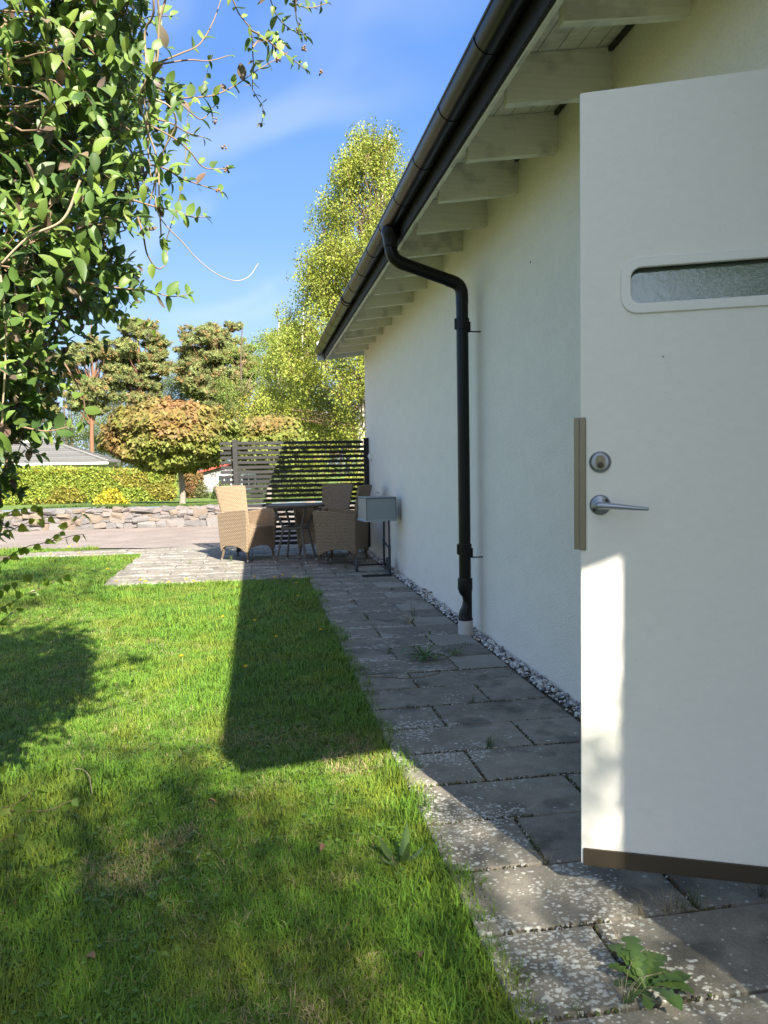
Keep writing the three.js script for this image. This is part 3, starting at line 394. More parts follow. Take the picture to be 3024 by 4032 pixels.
{ // grey box smoker on a wheeled stand beside the wall
  const t = thing('smoker_trolley', 'grey metal smoker box on a black two-wheeled stand by the wall', 'smoker', [1.26, 0, -8.34], -0.03);
  const L = (x, y, z) => V(x - 1.26, y, z + 8.34), steel = P({ color: rgb(0.27, 0.31, 0.32), roughness: 0.42, metalness: 0.35, bumpMap: rep(grain, 2), bumpScale: 0.0015 }), blk = S({ color: rgb(0.018, 0.018, 0.02), roughness: 0.55 });
  const box = new THREE.Group(); box.name = 'smoker_box'; box.position.set(0.035, 0.592, 0.02); box.rotation.y = 0.15; t.add(box);
  const w = 0.165, d = 0.185, h = 0.256;
  { // faces folded along their diagonals
    const pos = [], q = (a, b, c, e, out) => { const m = [(a[0] + c[0]) / 2 + out[0] * 0.004, (a[1] + c[1]) / 2, (a[2] + c[2]) / 2 + out[1] * 0.004]; pos.push(...a, ...b, ...m, ...b, ...c, ...m, ...c, ...e, ...m, ...e, ...a, ...m); };
    const c = (sx, sz, y, k = 1) => [sx * w * k, y, sz * d * k], lo = 0.018, hi = h;
    q(c(1, 1, hi, 0.985), c(-1, 1, hi, 0.985), c(-1, 1, lo), c(1, 1, lo), [0, 1]); q(c(-1, -1, hi, 0.985), c(1, -1, hi, 0.985), c(1, -1, lo), c(-1, -1, lo), [0, -1]);
    q(c(-1, 1, hi, 0.985), c(-1, -1, hi, 0.985), c(-1, -1, lo), c(-1, 1, lo), [-1, 0]); q(c(1, -1, hi, 0.985), c(1, 1, hi, 0.985), c(1, 1, lo), c(1, -1, lo), [1, 0]);
    const g = new THREE.BufferGeometry(); g.setAttribute('position', new THREE.Float32BufferAttribute(pos, 3)); g.computeVertexNormals(); part('box_shell', uvm(g), steel, box); }
  part('lid', uvm(rbx(-w, w, h - 0.003, h + 0.006, -d, d, 0.004)), steel, box);
  part('corner_trim', mg([[-1, 1], [1, 1], [-1, -1], [1, -1]].map(([sx, sz]) => rbx(sx * w - 0.004, sx * w + 0.004, 0.012, h, sz * d - 0.004, sz * d + 0.004, 0.002)).concat([rbx(-w, w, h - 0.012, h + 0.001, d - 0.003, d + 0.004, 0.002), rbx(-w - 0.004, -w + 0.003, h - 0.012, h + 0.001, -d, d, 0.002)])), S({ color: rgb(0.11, 0.13, 0.135), roughness: 0.45, metalness: 0.3 }), box);
  { const a = [[-w, 0.022, -d], [w, 0.022, -d], [w, 0.022, d], [-w, 0.022, d]], b = a.map(([x, , z]) => [x * 1.075, 0, z * 1.07]), pos = []; for (let i = 0; i < 4; i++) { const j = (i + 1) % 4; pos.push(...a[i], ...b[j], ...b[i], ...a[i], ...a[j], ...b[j]); } pos.push(...b[0], ...b[1], ...b[2], ...b[0], ...b[2], ...b[3]); const g = new THREE.BufferGeometry(); g.setAttribute('position', new THREE.Float32BufferAttribute(pos, 3)); g.computeVertexNormals(); const m = steel.clone(); m.side = THREE.DoubleSide; part('flared_rim', uvm(g), m, box); }
  part('lid_handle', mg([tube([[-0.022, h, 0], [-0.024, h + 0.038, 0], [-0.014, h + 0.05, 0], [0.014, h + 0.05, 0], [0.024, h + 0.038, 0], [0.022, h, 0]], 0.0075, 30, 8)]).translate(0.0, 0, 0.02), S({ color: rgb(0.5, 0.48, 0.47), roughness: 0.35, metalness: 0.7 }), box);
  const bar = (a, b, r) => rodBetween(a, b, r, 8);
  part('front_post', mg([bar(L(1.4, 0.0, -8.12), L(1.4, 0.33, -8.12), 0.014), bar(L(1.4, 0.3, -8.12), L(1.4, 0.6, -8.14), 0.011)]), blk, t);
  part('rear_post', mg([bar(L(1.397, 0.07, -8.55), L(1.397, 0.36, -8.55), 0.013), bar(L(1.397, 0.3, -8.55), L(1.397, 0.6, -8.5), 0.0105)]), blk, t);
  part('brace', bar(L(1.397, 0.335, -8.55), L(1.4, 0.3, -8.12), 0.011), blk, t);
  part('foot_bar', rbx(1.098 - 1.26, 1.425 - 1.26, 0.0, 0.024, 0.207, 0.232, 0.003), blk, t);
  part('base_bar', rbx(1.386 - 1.26, 1.41 - 1.26, 0.05, 0.072, -0.21, 0.22, 0.003), blk, t);
  part('axle', bar(L(1.06, 0.076, -8.56), L(1.452, 0.076, -8.56), 0.0105), blk, t);
  for (const x of [1.081, 1.437]) { const wh = part('wheel', lathe([[0.04, -0.011], [0.07, -0.0135], [0.0765, -0.008], [0.0775, 0], [0.0765, 0.008], [0.07, 0.0135], [0.04, 0.011]], 28).rotateZ(Math.PI / 2).translate(x - 1.26, 0.0775, -0.22), S({ color: rgb(0.05, 0.055, 0.06), roughness: 0.75 }), t); part('hub', lathe([[0.0001, -0.014], [0.02, -0.012], [0.043, -0.006], [0.043, 0.006], [0.02, 0.012], [0.0001, 0.014]], 20).rotateZ(Math.PI / 2).translate(x - 1.26, 0.0775, -0.22), S({ color: rgb(0.09, 0.1, 0.105), roughness: 0.6 }), wh); }
}
console.log('built structures');

/* ------------------------------------------------------------------ leaf shapes */
function leafGeo(L, W, prof, fold, droop, seg = prof.length) { // lies along +y from the origin, faces +z, folded along its midrib
  const pos = [], idx = [], n = prof.length;
  prof.forEach(([t, w], i) => { const y = t * L, z = -droop * t * t * L, ww = w * W / 2; pos.push(-ww, y, z + fold * ww, 0, y, z, ww, y, z + fold * ww); });
  for (let i = 0; i < n - 1; i++) { const a = i * 3, b = a + 3; idx.push(a, a + 1, b + 1, a, b + 1, b, a + 1, a + 2, b + 2, a + 1, b + 2, b + 1); }
  const g = new THREE.BufferGeometry(); g.setAttribute('position', new THREE.Float32BufferAttribute(pos, 3)); g.setIndex(idx); g.computeVertexNormals(); return g;
}
const OVATE = [[0, 0.08], [0.12, 0.55], [0.3, 0.93], [0.5, 1], [0.7, 0.82], [0.87, 0.45], [1, 0.02]];
const BIRCH = [[0, 0.1], [0.1, 0.72], [0.2, 0.95], [0.27, 0.88], [0.34, 0.98], [0.48, 0.74], [0.56, 0.76], [0.7, 0.42], [0.85, 0.2], [1, 0.02]];
const honeyLeaf = [leafGeo(0.041, 0.022, OVATE, 0.35, 0.15), leafGeo(0.048, 0.024, OVATE, 0.2, 0.35), leafGeo(0.036, 0.021, OVATE, 0.55, -0.15), leafGeo(0.045, 0.02, OVATE, 0.45, 0.5), leafGeo(0.039, 0.025, OVATE, 0.1, -0.3), leafGeo(0.03, 0.016, OVATE, 0.6, 0.2)];
const birchLeaf = [leafGeo(0.034, 0.029, BIRCH, 0.25, 0.15), leafGeo(0.03, 0.026, BIRCH, 0.4, 0.3), leafGeo(0.026, 0.022, BIRCH, 0.15, 0.05)];
function leafAt(p, axis, normal, roll = 0) { // orientation with +y along axis and +z near normal
  const y = axis.clone().normalize(), x = y.clone().cross(normal).normalize(), z = x.clone().cross(y).normalize();
  const q = new THREE.Quaternion().setFromRotationMatrix(new THREE.Matrix4().makeBasis(x, y, z)); return q.multiply(new THREE.Quaternion().setFromAxisAngle(V(0, 1, 0), roll));
}
function cluster(n, R, leaf, seed, opt = {}) { // a spray of n leaves within a ball of radius R
  const r = rng(seed), list = [];
  for (let i = 0; i < n; i++) { const d = V(r() * 2 - 1, (r() * 2 - 1) * (opt.flat ?? 1), r() * 2 - 1); const p = d.clone().multiplyScalar(R * Math.cbrt(r()) / Math.max(0.3, d.length()));
    const ax = V(r() - 0.5, (opt.hang ?? -0.3) + (r() - 0.5) * 0.9, r() - 0.5), nm = V(r() - 0.5, opt.up ?? 0.35, r() - 0.5).add(d.multiplyScalar(0.5)), s = 0.75 + 0.5 * r();
    list.push(leaf.clone().applyMatrix4(new THREE.Matrix4().compose(p, leafAt(p, ax, nm.length() > 0.05 ? nm : V(0, 1, 0.1)), V(s, s, s)))); }
  return mg(list);
}
function instanced(name, geo, mat, list, parent) { // list: {p, q, s, c}
  const im = new THREE.InstancedMesh(geo, mat, list.length), mt = new THREE.Matrix4(), sc = V(1, 1, 1);
  list.forEach((e, i) => { typeof e.s === 'number' ? sc.setScalar(e.s) : sc.copy(e.s); im.setMatrixAt(i, mt.compose(e.p, e.q, sc)); im.setColorAt(i, e.c); });
  im.name = name; im.userData.kind = 'stuff'; shadows(im); if (parent) parent.add(im); return im;
}
function randQ(r) { const a = r() * 6.2832, b = Math.acos(2 * r() - 1), c = r() * 6.2832; return new THREE.Quaternion().setFromEuler(new THREE.Euler(a, b, c)); }
const yawQ = (r, tilt = 0.3) => new THREE.Quaternion().setFromEuler(new THREE.Euler((r() - 0.5) * tilt, r() * 6.2832, (r() - 0.5) * tilt, 'YXZ'));
const vary = (r, c, v = 0.25, h = 0.12) => { const k = 1 + (r() - 0.5) * 2 * v, m = (r() - 0.5) * 2 * h; return rgb(c[0] * k * (1 + m), c[1] * k, c[2] * k * (1 - m)); };

/* ------------------------------------------------------------------ lawn */
{
  const blade = (r, h, w, lean, a, x, z) => { const dx = Math.cos(a), dz = Math.sin(a), px = -dz * w / 2, pz = dx * w / 2, m = [x + dx * lean * 0.35 * h, h * 0.6, z + dz * lean * 0.35 * h], t = [x + dx * lean * h, h * (1 - 0.25 * lean), z + dz * lean * h];
    return [x - px, 0, z - pz, x + px, 0, z + pz, m[0] + px * 0.8, m[1], m[2] + pz * 0.8, x - px, 0, z - pz, m[0] + px * 0.8, m[1], m[2] + pz * 0.8, m[0] - px * 0.8, m[1], m[2] - pz * 0.8, m[0] - px * 0.8, m[1], m[2] - pz * 0.8, m[0] + px * 0.8, m[1], m[2] + pz * 0.8, ...t]; };
  const clump = (seed, n, R, h0, h1, w, lean) => { const r = rng(seed), pos = []; for (let i = 0; i < n; i++) { const a = r() * 6.283, d = R * Math.sqrt(r()); pos.push(...blade(r, mix(h0, h1, r()), w * (0.7 + 0.6 * r()), lean * (0.3 + r()), r() * 6.283, Math.cos(a) * d, Math.sin(a) * d)); } const g = new THREE.BufferGeometry(); g.setAttribute('position', new THREE.Float32BufferAttribute(pos, 3)); g.computeVertexNormals(); const nn = g.attributes.normal; for (let i = 0; i < nn.count; i++) { const v = V(nn.getX(i) * 0.55, Math.abs(nn.getY(i)) * 0.5 + 0.75, nn.getZ(i) * 0.55).normalize(); nn.setXYZ(i, v.x, v.y, v.z); } return g; };
  const bladeMat = leafMat({ roughness: 0.6, transmission: 0.35, specularIntensity: 0.5 });
  const geos = [clump(801, 16, 0.028, 0.016, 0.038, 0.0024, 0.85), clump(802, 14, 0.03, 0.014, 0.032, 0.0025, 1.15), clump(803, 9, 0.024, 0.03, 0.062, 0.0025, 0.7)];
  const strawG = clump(805, 10, 0.03, 0.012, 0.028, 0.0017, 1.5), lists = [[], [], []], straw = [], r = rng(91);
  const inLawn = (x, z) => { const e = 0.565 + 0.075 * (vnoise(z * 5, 3, 7) - 0.5) + 0.05 * (vnoise(z * 19, 3, 8) - 0.5); if (z > -8.3) return x < e && (z > -8.26 || x < -1.6); if (x < -1.64 + 0.03 * vnoise(z * 7, 1, 3)) { const top = x > -3.2 ? -11.36 : mix(-11.2, -10.55, (-3.2 - x) / 2.8); if (z > top + 0.02) return true; return z < mix(-12.2, -11.75, clamp((-2.5 - x) / 1.1)) - 0.03 && z > mix(-12.42, -12.74, clamp((-2.2 - x) / 1.8)) && x < -2.45; } return false; };
  const zones = [[-0.85, -2.4, 6200], [-2.4, -3.8, 4800], [-3.8, -5.6, 3300], [-5.6, -8.3, 2100], [-8.3, -12.8, 1500]];
  for (const [z0, z1, den] of zones) { const x0 = 0.33 * z1 - 0.55, x1 = 0.62, N = Math.floor((z0 - z1) * (x1 - x0) * den); for (let k = 0; k < N; k++) {
    const x = mix(x0, x1, r()), z = mix(z0, z1, r()); if (x < 0.33 * z - 0.5 || !inLawn(x, z)) continue;
    const a = fbm(x * 1.3 + 5, z * 1.3, 201, 4), b = fbm(x * 5, z * 5, 202, 3), bare = smooth(0.62, 0.75, fbm(x * 2.6 + 9, z * 2.6, 203, 4)) * (z > -3.4 ? 0.8 : 0.2);
    if (r() < bare * 0.55) { if (r() < 0.5) straw.push({ p: V(x, -0.022, z), q: yawQ(r, 0.5), s: 0.8 + 0.6 * r(), c: vary(r, [0.34, 0.27, 0.14], 0.3, 0.08) }); continue; }
    const lush = smooth(0.35, 0.65, a), yel = smooth(0.45, 0.7, b), c = [mix(0.15, 0.21, yel), mix(0.28, 0.29, yel), mix(0.026, 0.032, yel)], s = (0.7 + 0.45 * r()) * mix(0.75, 1.15, lush) * (z < -5.6 ? 1.15 : 1);
    const tall = r() < (z > -8.2 && x > 0.47 ? 0.4 : 0.06 + 0.1 * lush); lists[tall ? 2 : r() < 0.6 ? 0 : 1].push({ p: V(x, -0.026, z), q: yawQ(r, 0.35), s: V(s * 1.1, s * (tall ? 1.2 : 1), s * 1.1), c: vary(r, c, 0.3, 0.14) });
    if (r() < 0.09) straw.push({ p: V(x, -0.024, z), q: yawQ(r, 0.5), s: 0.7 + 0.5 * r(), c: vary(r, [0.33, 0.27, 0.14], 0.3, 0.08) });
  } }
  const lawn = tag(instanced('lawn_grass', geos[0], bladeMat, lists[0], scene), 'short green lawn between the patio and the camera', 'grass', null, 'stuff');
  tag(instanced('creeping_grass', geos[1], bladeMat, lists[1], scene), 'low matted grass woven through the lawn', 'grass', null, 'stuff');
  tag(instanced('tall_grass', geos[2], bladeMat, lists[2], scene), 'longer grass blades standing above the lawn', 'grass', null, 'stuff');
  tag(instanced('dry_grass', strawG, S({ color: 0xffffff, roughness: 0.9, side: THREE.DoubleSide }), straw, scene), 'pale dead grass lying in the lawn', 'dry grass', null, 'stuff');
  // clover in the near lawn
  const petal = leafGeo(0.011, 0.012, [[0, 0.1], [0.3, 0.7], [0.65, 1], [0.9, 0.85], [1, 0.35]], 0.3, 0.1), tri = mg([0, 1, 2].map((k) => petal.clone().rotateX(-Math.PI / 2 + 0.25).rotateY(k * 2.094).translate(0, 0.028, 0)).concat([new THREE.CylinderGeometry(0.0006, 0.0006, 0.03, 4).translate(0, 0.014, 0)].map((g) => g.clone())));
  const cl = []; for (let k = 0; k < 2600; k++) { const z = mix(-0.9, -4.2, r()), x = mix(0.33 * z - 0.4, 0.58, r()); if (!inLawn(x, z) || fbm(x * 2.2, z * 2.2, 211, 3) < 0.42) continue; cl.push({ p: V(x, -0.02, z), q: yawQ(r, 0.5), s: 0.45 + 0.35 * r(), c: vary(r, [0.13, 0.235, 0.035], 0.3, 0.12) }); }
  tag(instanced('clover', tri, leafMat({ roughness: 0.6 }), cl, scene), 'small clover leaves among the near grass', 'clover', null, 'stuff');
  // grass on the raised lawn
  const far = []; for (let k = 0; k < 9000; k++) { const z = -17 - 8 * r() * r(), x = mix(-4.5, 7, r()); far.push({ p: V(x, groundY(x, z) - 0.01, z), q: yawQ(r, 0.3), s: V(2.4, 1.3, 2.4), c: vary(r, [0.13, 0.2, 0.03], 0.25, 0.1) }); }
  tag(instanced('far_lawn_grass', geos[0], bladeMat, far, scene), 'sunlit grass on the raised lawn behind the stone wall', 'grass', null, 'stuff');

  /* weeds and grass tufts rooted in the joints of the paving */
  const tuftG = [clump(821, 26, 0.018, 0.05, 0.11, 0.0022, 0.7), clump(822, 16, 0.014, 0.04, 0.08, 0.002, 0.9), clump(823, 30, 0.02, 0.03, 0.09, 0.0018, 1.7), clump(824, 12, 0.012, 0.1, 0.19, 0.002, 0.35)];
  const tuftM = [leafMat({ color: rgb(0.09, 0.15, 0.03) }), leafMat({ color: rgb(0.13, 0.17, 0.045) }), S({ color: rgb(0.36, 0.29, 0.18), roughness: 0.9, side: THREE.DoubleSide }), S({ color: rgb(0.1, 0.085, 0.055), roughness: 0.9, side: THREE.DoubleSide })];
  const tufts = [[1.149, -5.681, 3, 0, 1.25, 'tall green grass tuft in the paving beside the downpipe'], [1.12, -5.64, 2, 2, 1.5, 'matted straw under the tall grass tuft near the downpipe'], [0.807, -4.743, 0, 0, 0.8, 'green grass tuft left of the flowering dandelion rosette'], [0.829, -5.493, 1, 1, 0.9, 'thin grass tuft left of the straw mat'], [0.828, -5.908, 1, 1, 0.8, 'small yellowish tuft in the path before the patio'], [1.036, -3.67, 1, 1, 1, 'sparse pale tuft in the path near the door edge'], [0.942, -3.074, 0, 0, 0.85, 'bright green tuft in the joint left of the door'], [0.67, -3.048, 1, 1, 0.7, 'short tuft at the shadow line near the lawn edge'], [0.596, -3.928, 2, 1, 0.7, 'flat tuft at the lawn edge beside the twig'], [0.824, -7.16, 1, 3, 0.6, 'small dark weed in the path near the smoker stand'], [0.823, -2.207, 1, 0, 0.75, 'green tuft in the short joint between shade and sun'], [0.828, -2.14, 2, 2, 0.55, 'dry tuft at the end of the short joint'], [0.831, -2.29, 1, 1, 0.5, 'tiny tuft at the top of the short joint'], [1.139, -1.843, 0, 0, 0.75, 'green tuft under the open door'], [1.046, -1.833, 2, 2, 0.8, 'pale dry grass along the joint under the door'], [0.976, -1.834, 2, 2, 0.6, 'short dry grass in the sunlit end of the joint'], [1.09, -1.835, 1, 1, 0.9, 'thin green shoots in the joint under the door'], [1.341, -1.848, 2, 3, 0.8, 'dark dry tuft at the right edge below the door'], [0.84, -1.69, 2, 2, 0.8, 'straw tuft above the large dandelion'], [0.826, -1.60, 1, 1, 0.8, 'green and straw tuft touching the large dandelion'], [0.775, -1.535, 2, 2, 0.95, 'straw tuft left of the large dandelion'], [0.66, -1.525, 2, 1, 0.5, 'low tuft in the joint at the lawn edge'], [1.0, -8.9, 0, 0, 0.9, 'grass tuft on the patio before the table'], [0.86, -9.2, 1, 1, 1.1, 'thin weed on the patio under the table'], [-0.35, -10.0, 0, 1, 1.0, 'grass tuft beside the sunlit chair leg'], [-0.85, -9.9, 1, 1, 1.2, 'yellowish weed on the sunlit patio'], [1.02, -8.75, 1, 1, 0.9, 'weed beside the smoker wheel'], [0.45, -8.95, 1, 0, 0.9, 'small tuft near the patio edge below the table']];
  for (const [x, z, g, m, s, label] of tufts) { const o = single('grass_tuft', tuftG[g], tuftM[m], label, 'grass tuft', 'tufts growing in the paving joints'); o.position.set(x, -0.004, z); o.scale.set(s, s, s); o.rotation.y = r() * 6.28; }
}
function dandelionLeaf(L, W, seed, lift, curl) { // toothed leaf along +z, rising from the crown
  const r = rng(seed), n = 22, pos = [], idx = [];
  for (let i = 0; i <= n; i++) { const t = i / n, env = Math.pow(t, 0.75) * (1 - Math.pow(t, 5)) * 1.15, ph = (t * 5.2) % 1, lob = t > 0.8 ? 1 : 0.3 + 0.75 * Math.pow(1 - ph, 0.9), w = Math.max(0.05, env * lob) * W / 2, z = t * L * (1 - 0.08 * curl), y = lift * L * Math.sin(t * (1.5 + curl)) * (1 - 0.25 * t) + 0.004, back = t > 0.82 ? 0 : -0.09 * L * (1 - ph) * env;
    const wr = 0.9 + 0.2 * r(); pos.push(-w * wr, y + w * 0.3 + 0.003 * (r() - 0.5), z + back, 0, y, z, w / wr, y + w * 0.3 + 0.003 * (r() - 0.5), z + back); }
  for (let i = 0; i < n; i++) { const a = i * 3, b = a + 3; idx.push(a, b + 1, a + 1, a, b, b + 1, a + 1, b + 2, a + 2, a + 1, b + 1, b + 2); }
  const g = new THREE.BufferGeometry(); g.setAttribute('position', new THREE.Float32BufferAttribute(pos, 3)); g.setIndex(idx); g.computeVertexNormals(); return g;
}
const dandM = [leafMat({ color: rgb(0.07, 0.135, 0.03), roughness: 0.5, transmission: 0.25 }), leafMat({ color: rgb(0.095, 0.165, 0.035), roughness: 0.5, transmission: 0.25 }), leafMat({ color: rgb(0.06, 0.115, 0.03), roughness: 0.5, transmission: 0.25 })];
const stalkM = S({ color: rgb(0.22, 0.26, 0.1), roughness: 0.6 }), budM = S({ color: rgb(0.07, 0.1, 0.03), roughness: 0.7 }), yellowM = S({ color: rgb(0.75, 0.5, 0.01), roughness: 0.8 });
function flowerHead(R) { const r = rng(77), pos = []; for (const [n, k, up] of [[16, 1, 0.25], [13, 0.75, 0.55], [9, 0.45, 0.9]]) for (let i = 0; i < n; i++) { const a = i / n * 6.283 + r() * 0.3, l = R * k * (0.9 + 0.2 * r()), w = 0.16, y = up * R * 0.75; pos.push(0, up * R * 0.2, 0, Math.cos(a - w) * l, y, Math.sin(a - w) * l, Math.cos(a + w) * l, y + 0.001, Math.sin(a + w) * l); } const g = new THREE.BufferGeometry(); g.setAttribute('position', new THREE.Float32BufferAttribute(pos, 3)); g.computeVertexNormals(); return g; }
{
  const big = thing('dandelion', 'large leafy dandelion rosette in the paving at the lower right', 'dandelion', [0.838, 0, -1.556]);
  [[0.2, 0.15, 0.045, 0.55, 0.5], [1.1, 0.14, 0.042, 0.35, 0.9], [1.7, 0.165, 0.042, 0.12, 1.0], [2.1, 0.12, 0.036, 0.2, 0.9], [2.55, 0.15, 0.04, 0.45, 0.7], [3.0, 0.155, 0.052, 0.85, 0.2], [3.45, 0.15, 0.046, 0.75, 0.4], [3.9, 0.12, 0.034, 0.5, 0.6], [4.5, 0.1, 0.03, 0.3, 0.9], [5.2, 0.11, 0.03, 0.12, 1.0], [5.9, 0.1, 0.032, 0.15, 0.8], [2.8, 0.12, 0.036, 0.7, 0.6], [1.35, 0.115, 0.034, 0.6, 0.7], [3.25, 0.11, 0.04, 0.95, 0.3], [2.3, 0.17, 0.038, 0.28, 0.8]].forEach(([a, L, W, lift, curl], i) => { const o = part('leaf', dandelionLeaf(L * 0.8, W * 1.35, 900 + i, lift * 0.6, curl), dandM[i % 3], big); o.rotation.y = a; });
  const mid = thing('dandelion', 'flat dandelion rosette with one upright bud stalk in the middle of the path', 'dandelion', [0.985, 0, -4.58]);
  for (let i = 0; i < 16; i++) { const o = part('leaf', dandelionLeaf(0.12 + 0.06 * ((i * 7) % 5) / 5, 0.046, 930 + i, i % 4 === 0 ? 0.55 : 0.22, 0.9), dandM[i % 3], mid); o.rotation.y = i * 0.41 + (i % 3) * 0.1; }
  const st = part('stalk', taper([[0.02, 0, 0.005], [0.03, 0.08, 0.01], [0.04, 0.158, 0.012]], 0.0035, 0.003, 8, 6), S({ color: rgb(0.36, 0.38, 0.26), roughness: 0.6 }), mid); part('bud', new THREE.SphereGeometry(0.008, 10, 8).scale(1, 1.4, 1).translate(0.041, 0.165, 0.012), budM, st);
  const sm = thing('dandelion', 'small dandelion with three closed seed heads right of the flat rosette', 'dandelion', [1.187, 0, -4.61]);
  for (let i = 0; i < 8; i++) { const o = part('leaf', dandelionLeaf(0.06 + 0.02 * (i % 3), 0.022, 950 + i, i % 3 ? 0.3 : 0.8, 0.7), dandM[i % 3], sm); o.rotation.y = i * 0.8; }
  for (const [x, y, z] of [[-0.035, 0.055, 0.0], [0.035, 0.045, 0.01], [0.075, 0.07, 0.005]]) { const s = part('stalk', taper([[0, 0, 0], [x * 0.6, y * 0.5, z], [x, y, z]], 0.0022, 0.0018, 8, 6), stalkM, sm); part('closed_head', mg([new THREE.SphereGeometry(0.006, 10, 8).scale(1, 1.5, 1).translate(x, y + 0.006, z), new THREE.CylinderGeometry(0.0035, 0.0045, 0.009, 8).translate(x, y + 0.018, z)]), S({ color: rgb(0.2, 0.2, 0.16), roughness: 0.9 }), s); }
  part('stem', taper([[0.03, 0, 0.01], [0.03, 0.12, 0.005], [0.025, 0.2, 0.0]], 0.0012, 0.0008, 8, 5), S({ color: rgb(0.3, 0.25, 0.14), roughness: 0.9 }), sm);
  const pl = thing('plantain', 'broad-leaved plantain in the lawn beside the sunlit paving', 'plantain', [0.4, -0.02, -2.25]);
  [[0.3, 0.11, 0.7], [1.5, 0.1, 0.35], [2.4, 0.12, 0.9], [4.0, 0.1, 0.5], [5.2, 0.09, 0.3]].forEach(([a, L, up], i) => { const o = part('leaf', leafGeo(L, 0.03, OVATE, 0.4, 0.3).rotateX(Math.PI / 2 - up), leafMat({ color: rgb(0.1, 0.165, 0.05) }), pl); o.rotation.y = a; });
  // yellow dandelion flowers
  const head = flowerHead(0.024), fl = [[-1.751, -9.395], [-1.444, -8.2], [-1.206, -8.2], [-1.16, -8.235], [-0.901, -8.008], [-0.736, -8.105], [-0.665, -8.115], [-0.042, -8.2], [0.169, -8.2], [0.252, -8.23], [0.371, -8.15], [0.365, -7.597], [0.343, -6.836], [-0.288, -6.087], [-0.039, -5.874], [0.106, -5.257], [-0.48, -4.802], [-0.089, -4.45], [0.421, -5.383], [-2.85, -12.33], [-2.815, -12.4], [-2.75, -12.45], [-2.858, -11.3], [-2.477, -11.3]];
  const rr = rng(8);
  const places = [[(x, z) => z < -11, 'yellow dandelion in the grass strip by the far path', 'flowers by the far path'], [(x, z) => z < -7.9, 'yellow dandelion along the near patio edge', 'flowers along the patio edge'], [(x, z) => x > -0.2, 'small yellow dandelion in the house shadow on the lawn', 'flowers in the shaded lawn'], [() => true, 'small yellow dandelion in the sunlit lawn', 'flowers in the sunlit lawn']];
  const place = ([x, z]) => places.find((q) => q[0](x, z)), nth = ['leftmost', 'second from the left', 'third from the left', 'fourth from the left', 'fifth from the left', 'sixth from the left', 'seventh from the left', 'eighth from the left', 'ninth from the left', 'tenth from the left', 'eleventh from the left', 'twelfth from the left'];
  for (const f of fl) { const [x, z] = f, pl = place(f), n = fl.filter((g) => place(g) === pl && g[0] / -g[1] < x / -z).length, h = 0.045 + 0.03 * rr(), t = thing('dandelion_flower', `${pl[1]}, ${nth[n]}`, 'flower', [x, -0.02, z], rr() * 6, pl[2]);
    part('stalk', taper([[0, 0, 0], [0.004, h * 0.5, 0], [0, h, 0]], 0.0022, 0.002, 4, 5), stalkM, t); part('bloom', head.clone().scale(z > -7.7 ? 0.65 : 1, z > -7.7 ? 0.65 : 1, z > -7.7 ? 0.65 : 1).rotateX(0.4 * (rr() - 0.3)).translate(0, h, 0), yellowM, t); }
  // fallen bits
  single('fallen_twig', taper([[0.578, 0.008, -4.243], [0.697, 0.006, -4.201], [0.834, 0.008, -4.15], [0.934, 0.01, -4.173], [1.001, 0.012, -4.208]], 0.0022, 0.0032, 20, 6), M.twig, 'thin dark twig lying across the shaded paving', 'twig');
  single('bent_stick', taper([[-0.753, 0.02, -3.135], [-0.72, 0.028, -3.117], [-0.694, 0.032, -3.085], [-0.666, 0.03, -3.035], [-0.643, 0.025, -2.959], [-0.624, 0.015, -2.888]], 0.0013, 0.0022, 20, 6), M.vine, 'pale curved stick lying in the lawn at the left', 'stick');
  const dry = S({ color: rgb(0.17, 0.1, 0.055), roughness: 0.85, side: THREE.DoubleSide }), dl = leafGeo(0.05, 0.03, OVATE, 0.9, 0.6);
  [[1.263, -7.148, 'curled brown leaf on the paving below the smoker stand'], [0.822, -6.631, 'brown leaf on the path beside the lawn edge'], [1.5, -6.964, 'reddish dry leaf on the pebbles, upper one'], [1.515, -6.752, 'reddish dry leaf on the pebbles, lower one'], [-0.42, -1.9, 'small brown leaf on the near lawn, left of centre'], [0.18, -2.35, 'small brown leaf in the lawn near the plantain'], [-0.2, -2.75, 'brown leaf lying in the lawn at the shadow edge'], [0.36, -1.75, 'dry leaf on the lawn beside the near paving edge']].forEach(([x, z, l], i) => { const o = single('fallen_leaf', dl, dry, l, 'leaf'); if (i > 3) o.scale.setScalar(0.6); o.position.set(x, i === 2 || i === 3 ? 0.03 : 0.012, z); o.rotation.set(-1.2, i * 1.7, 0.5, 'YXZ'); });
}
console.log('built lawn');

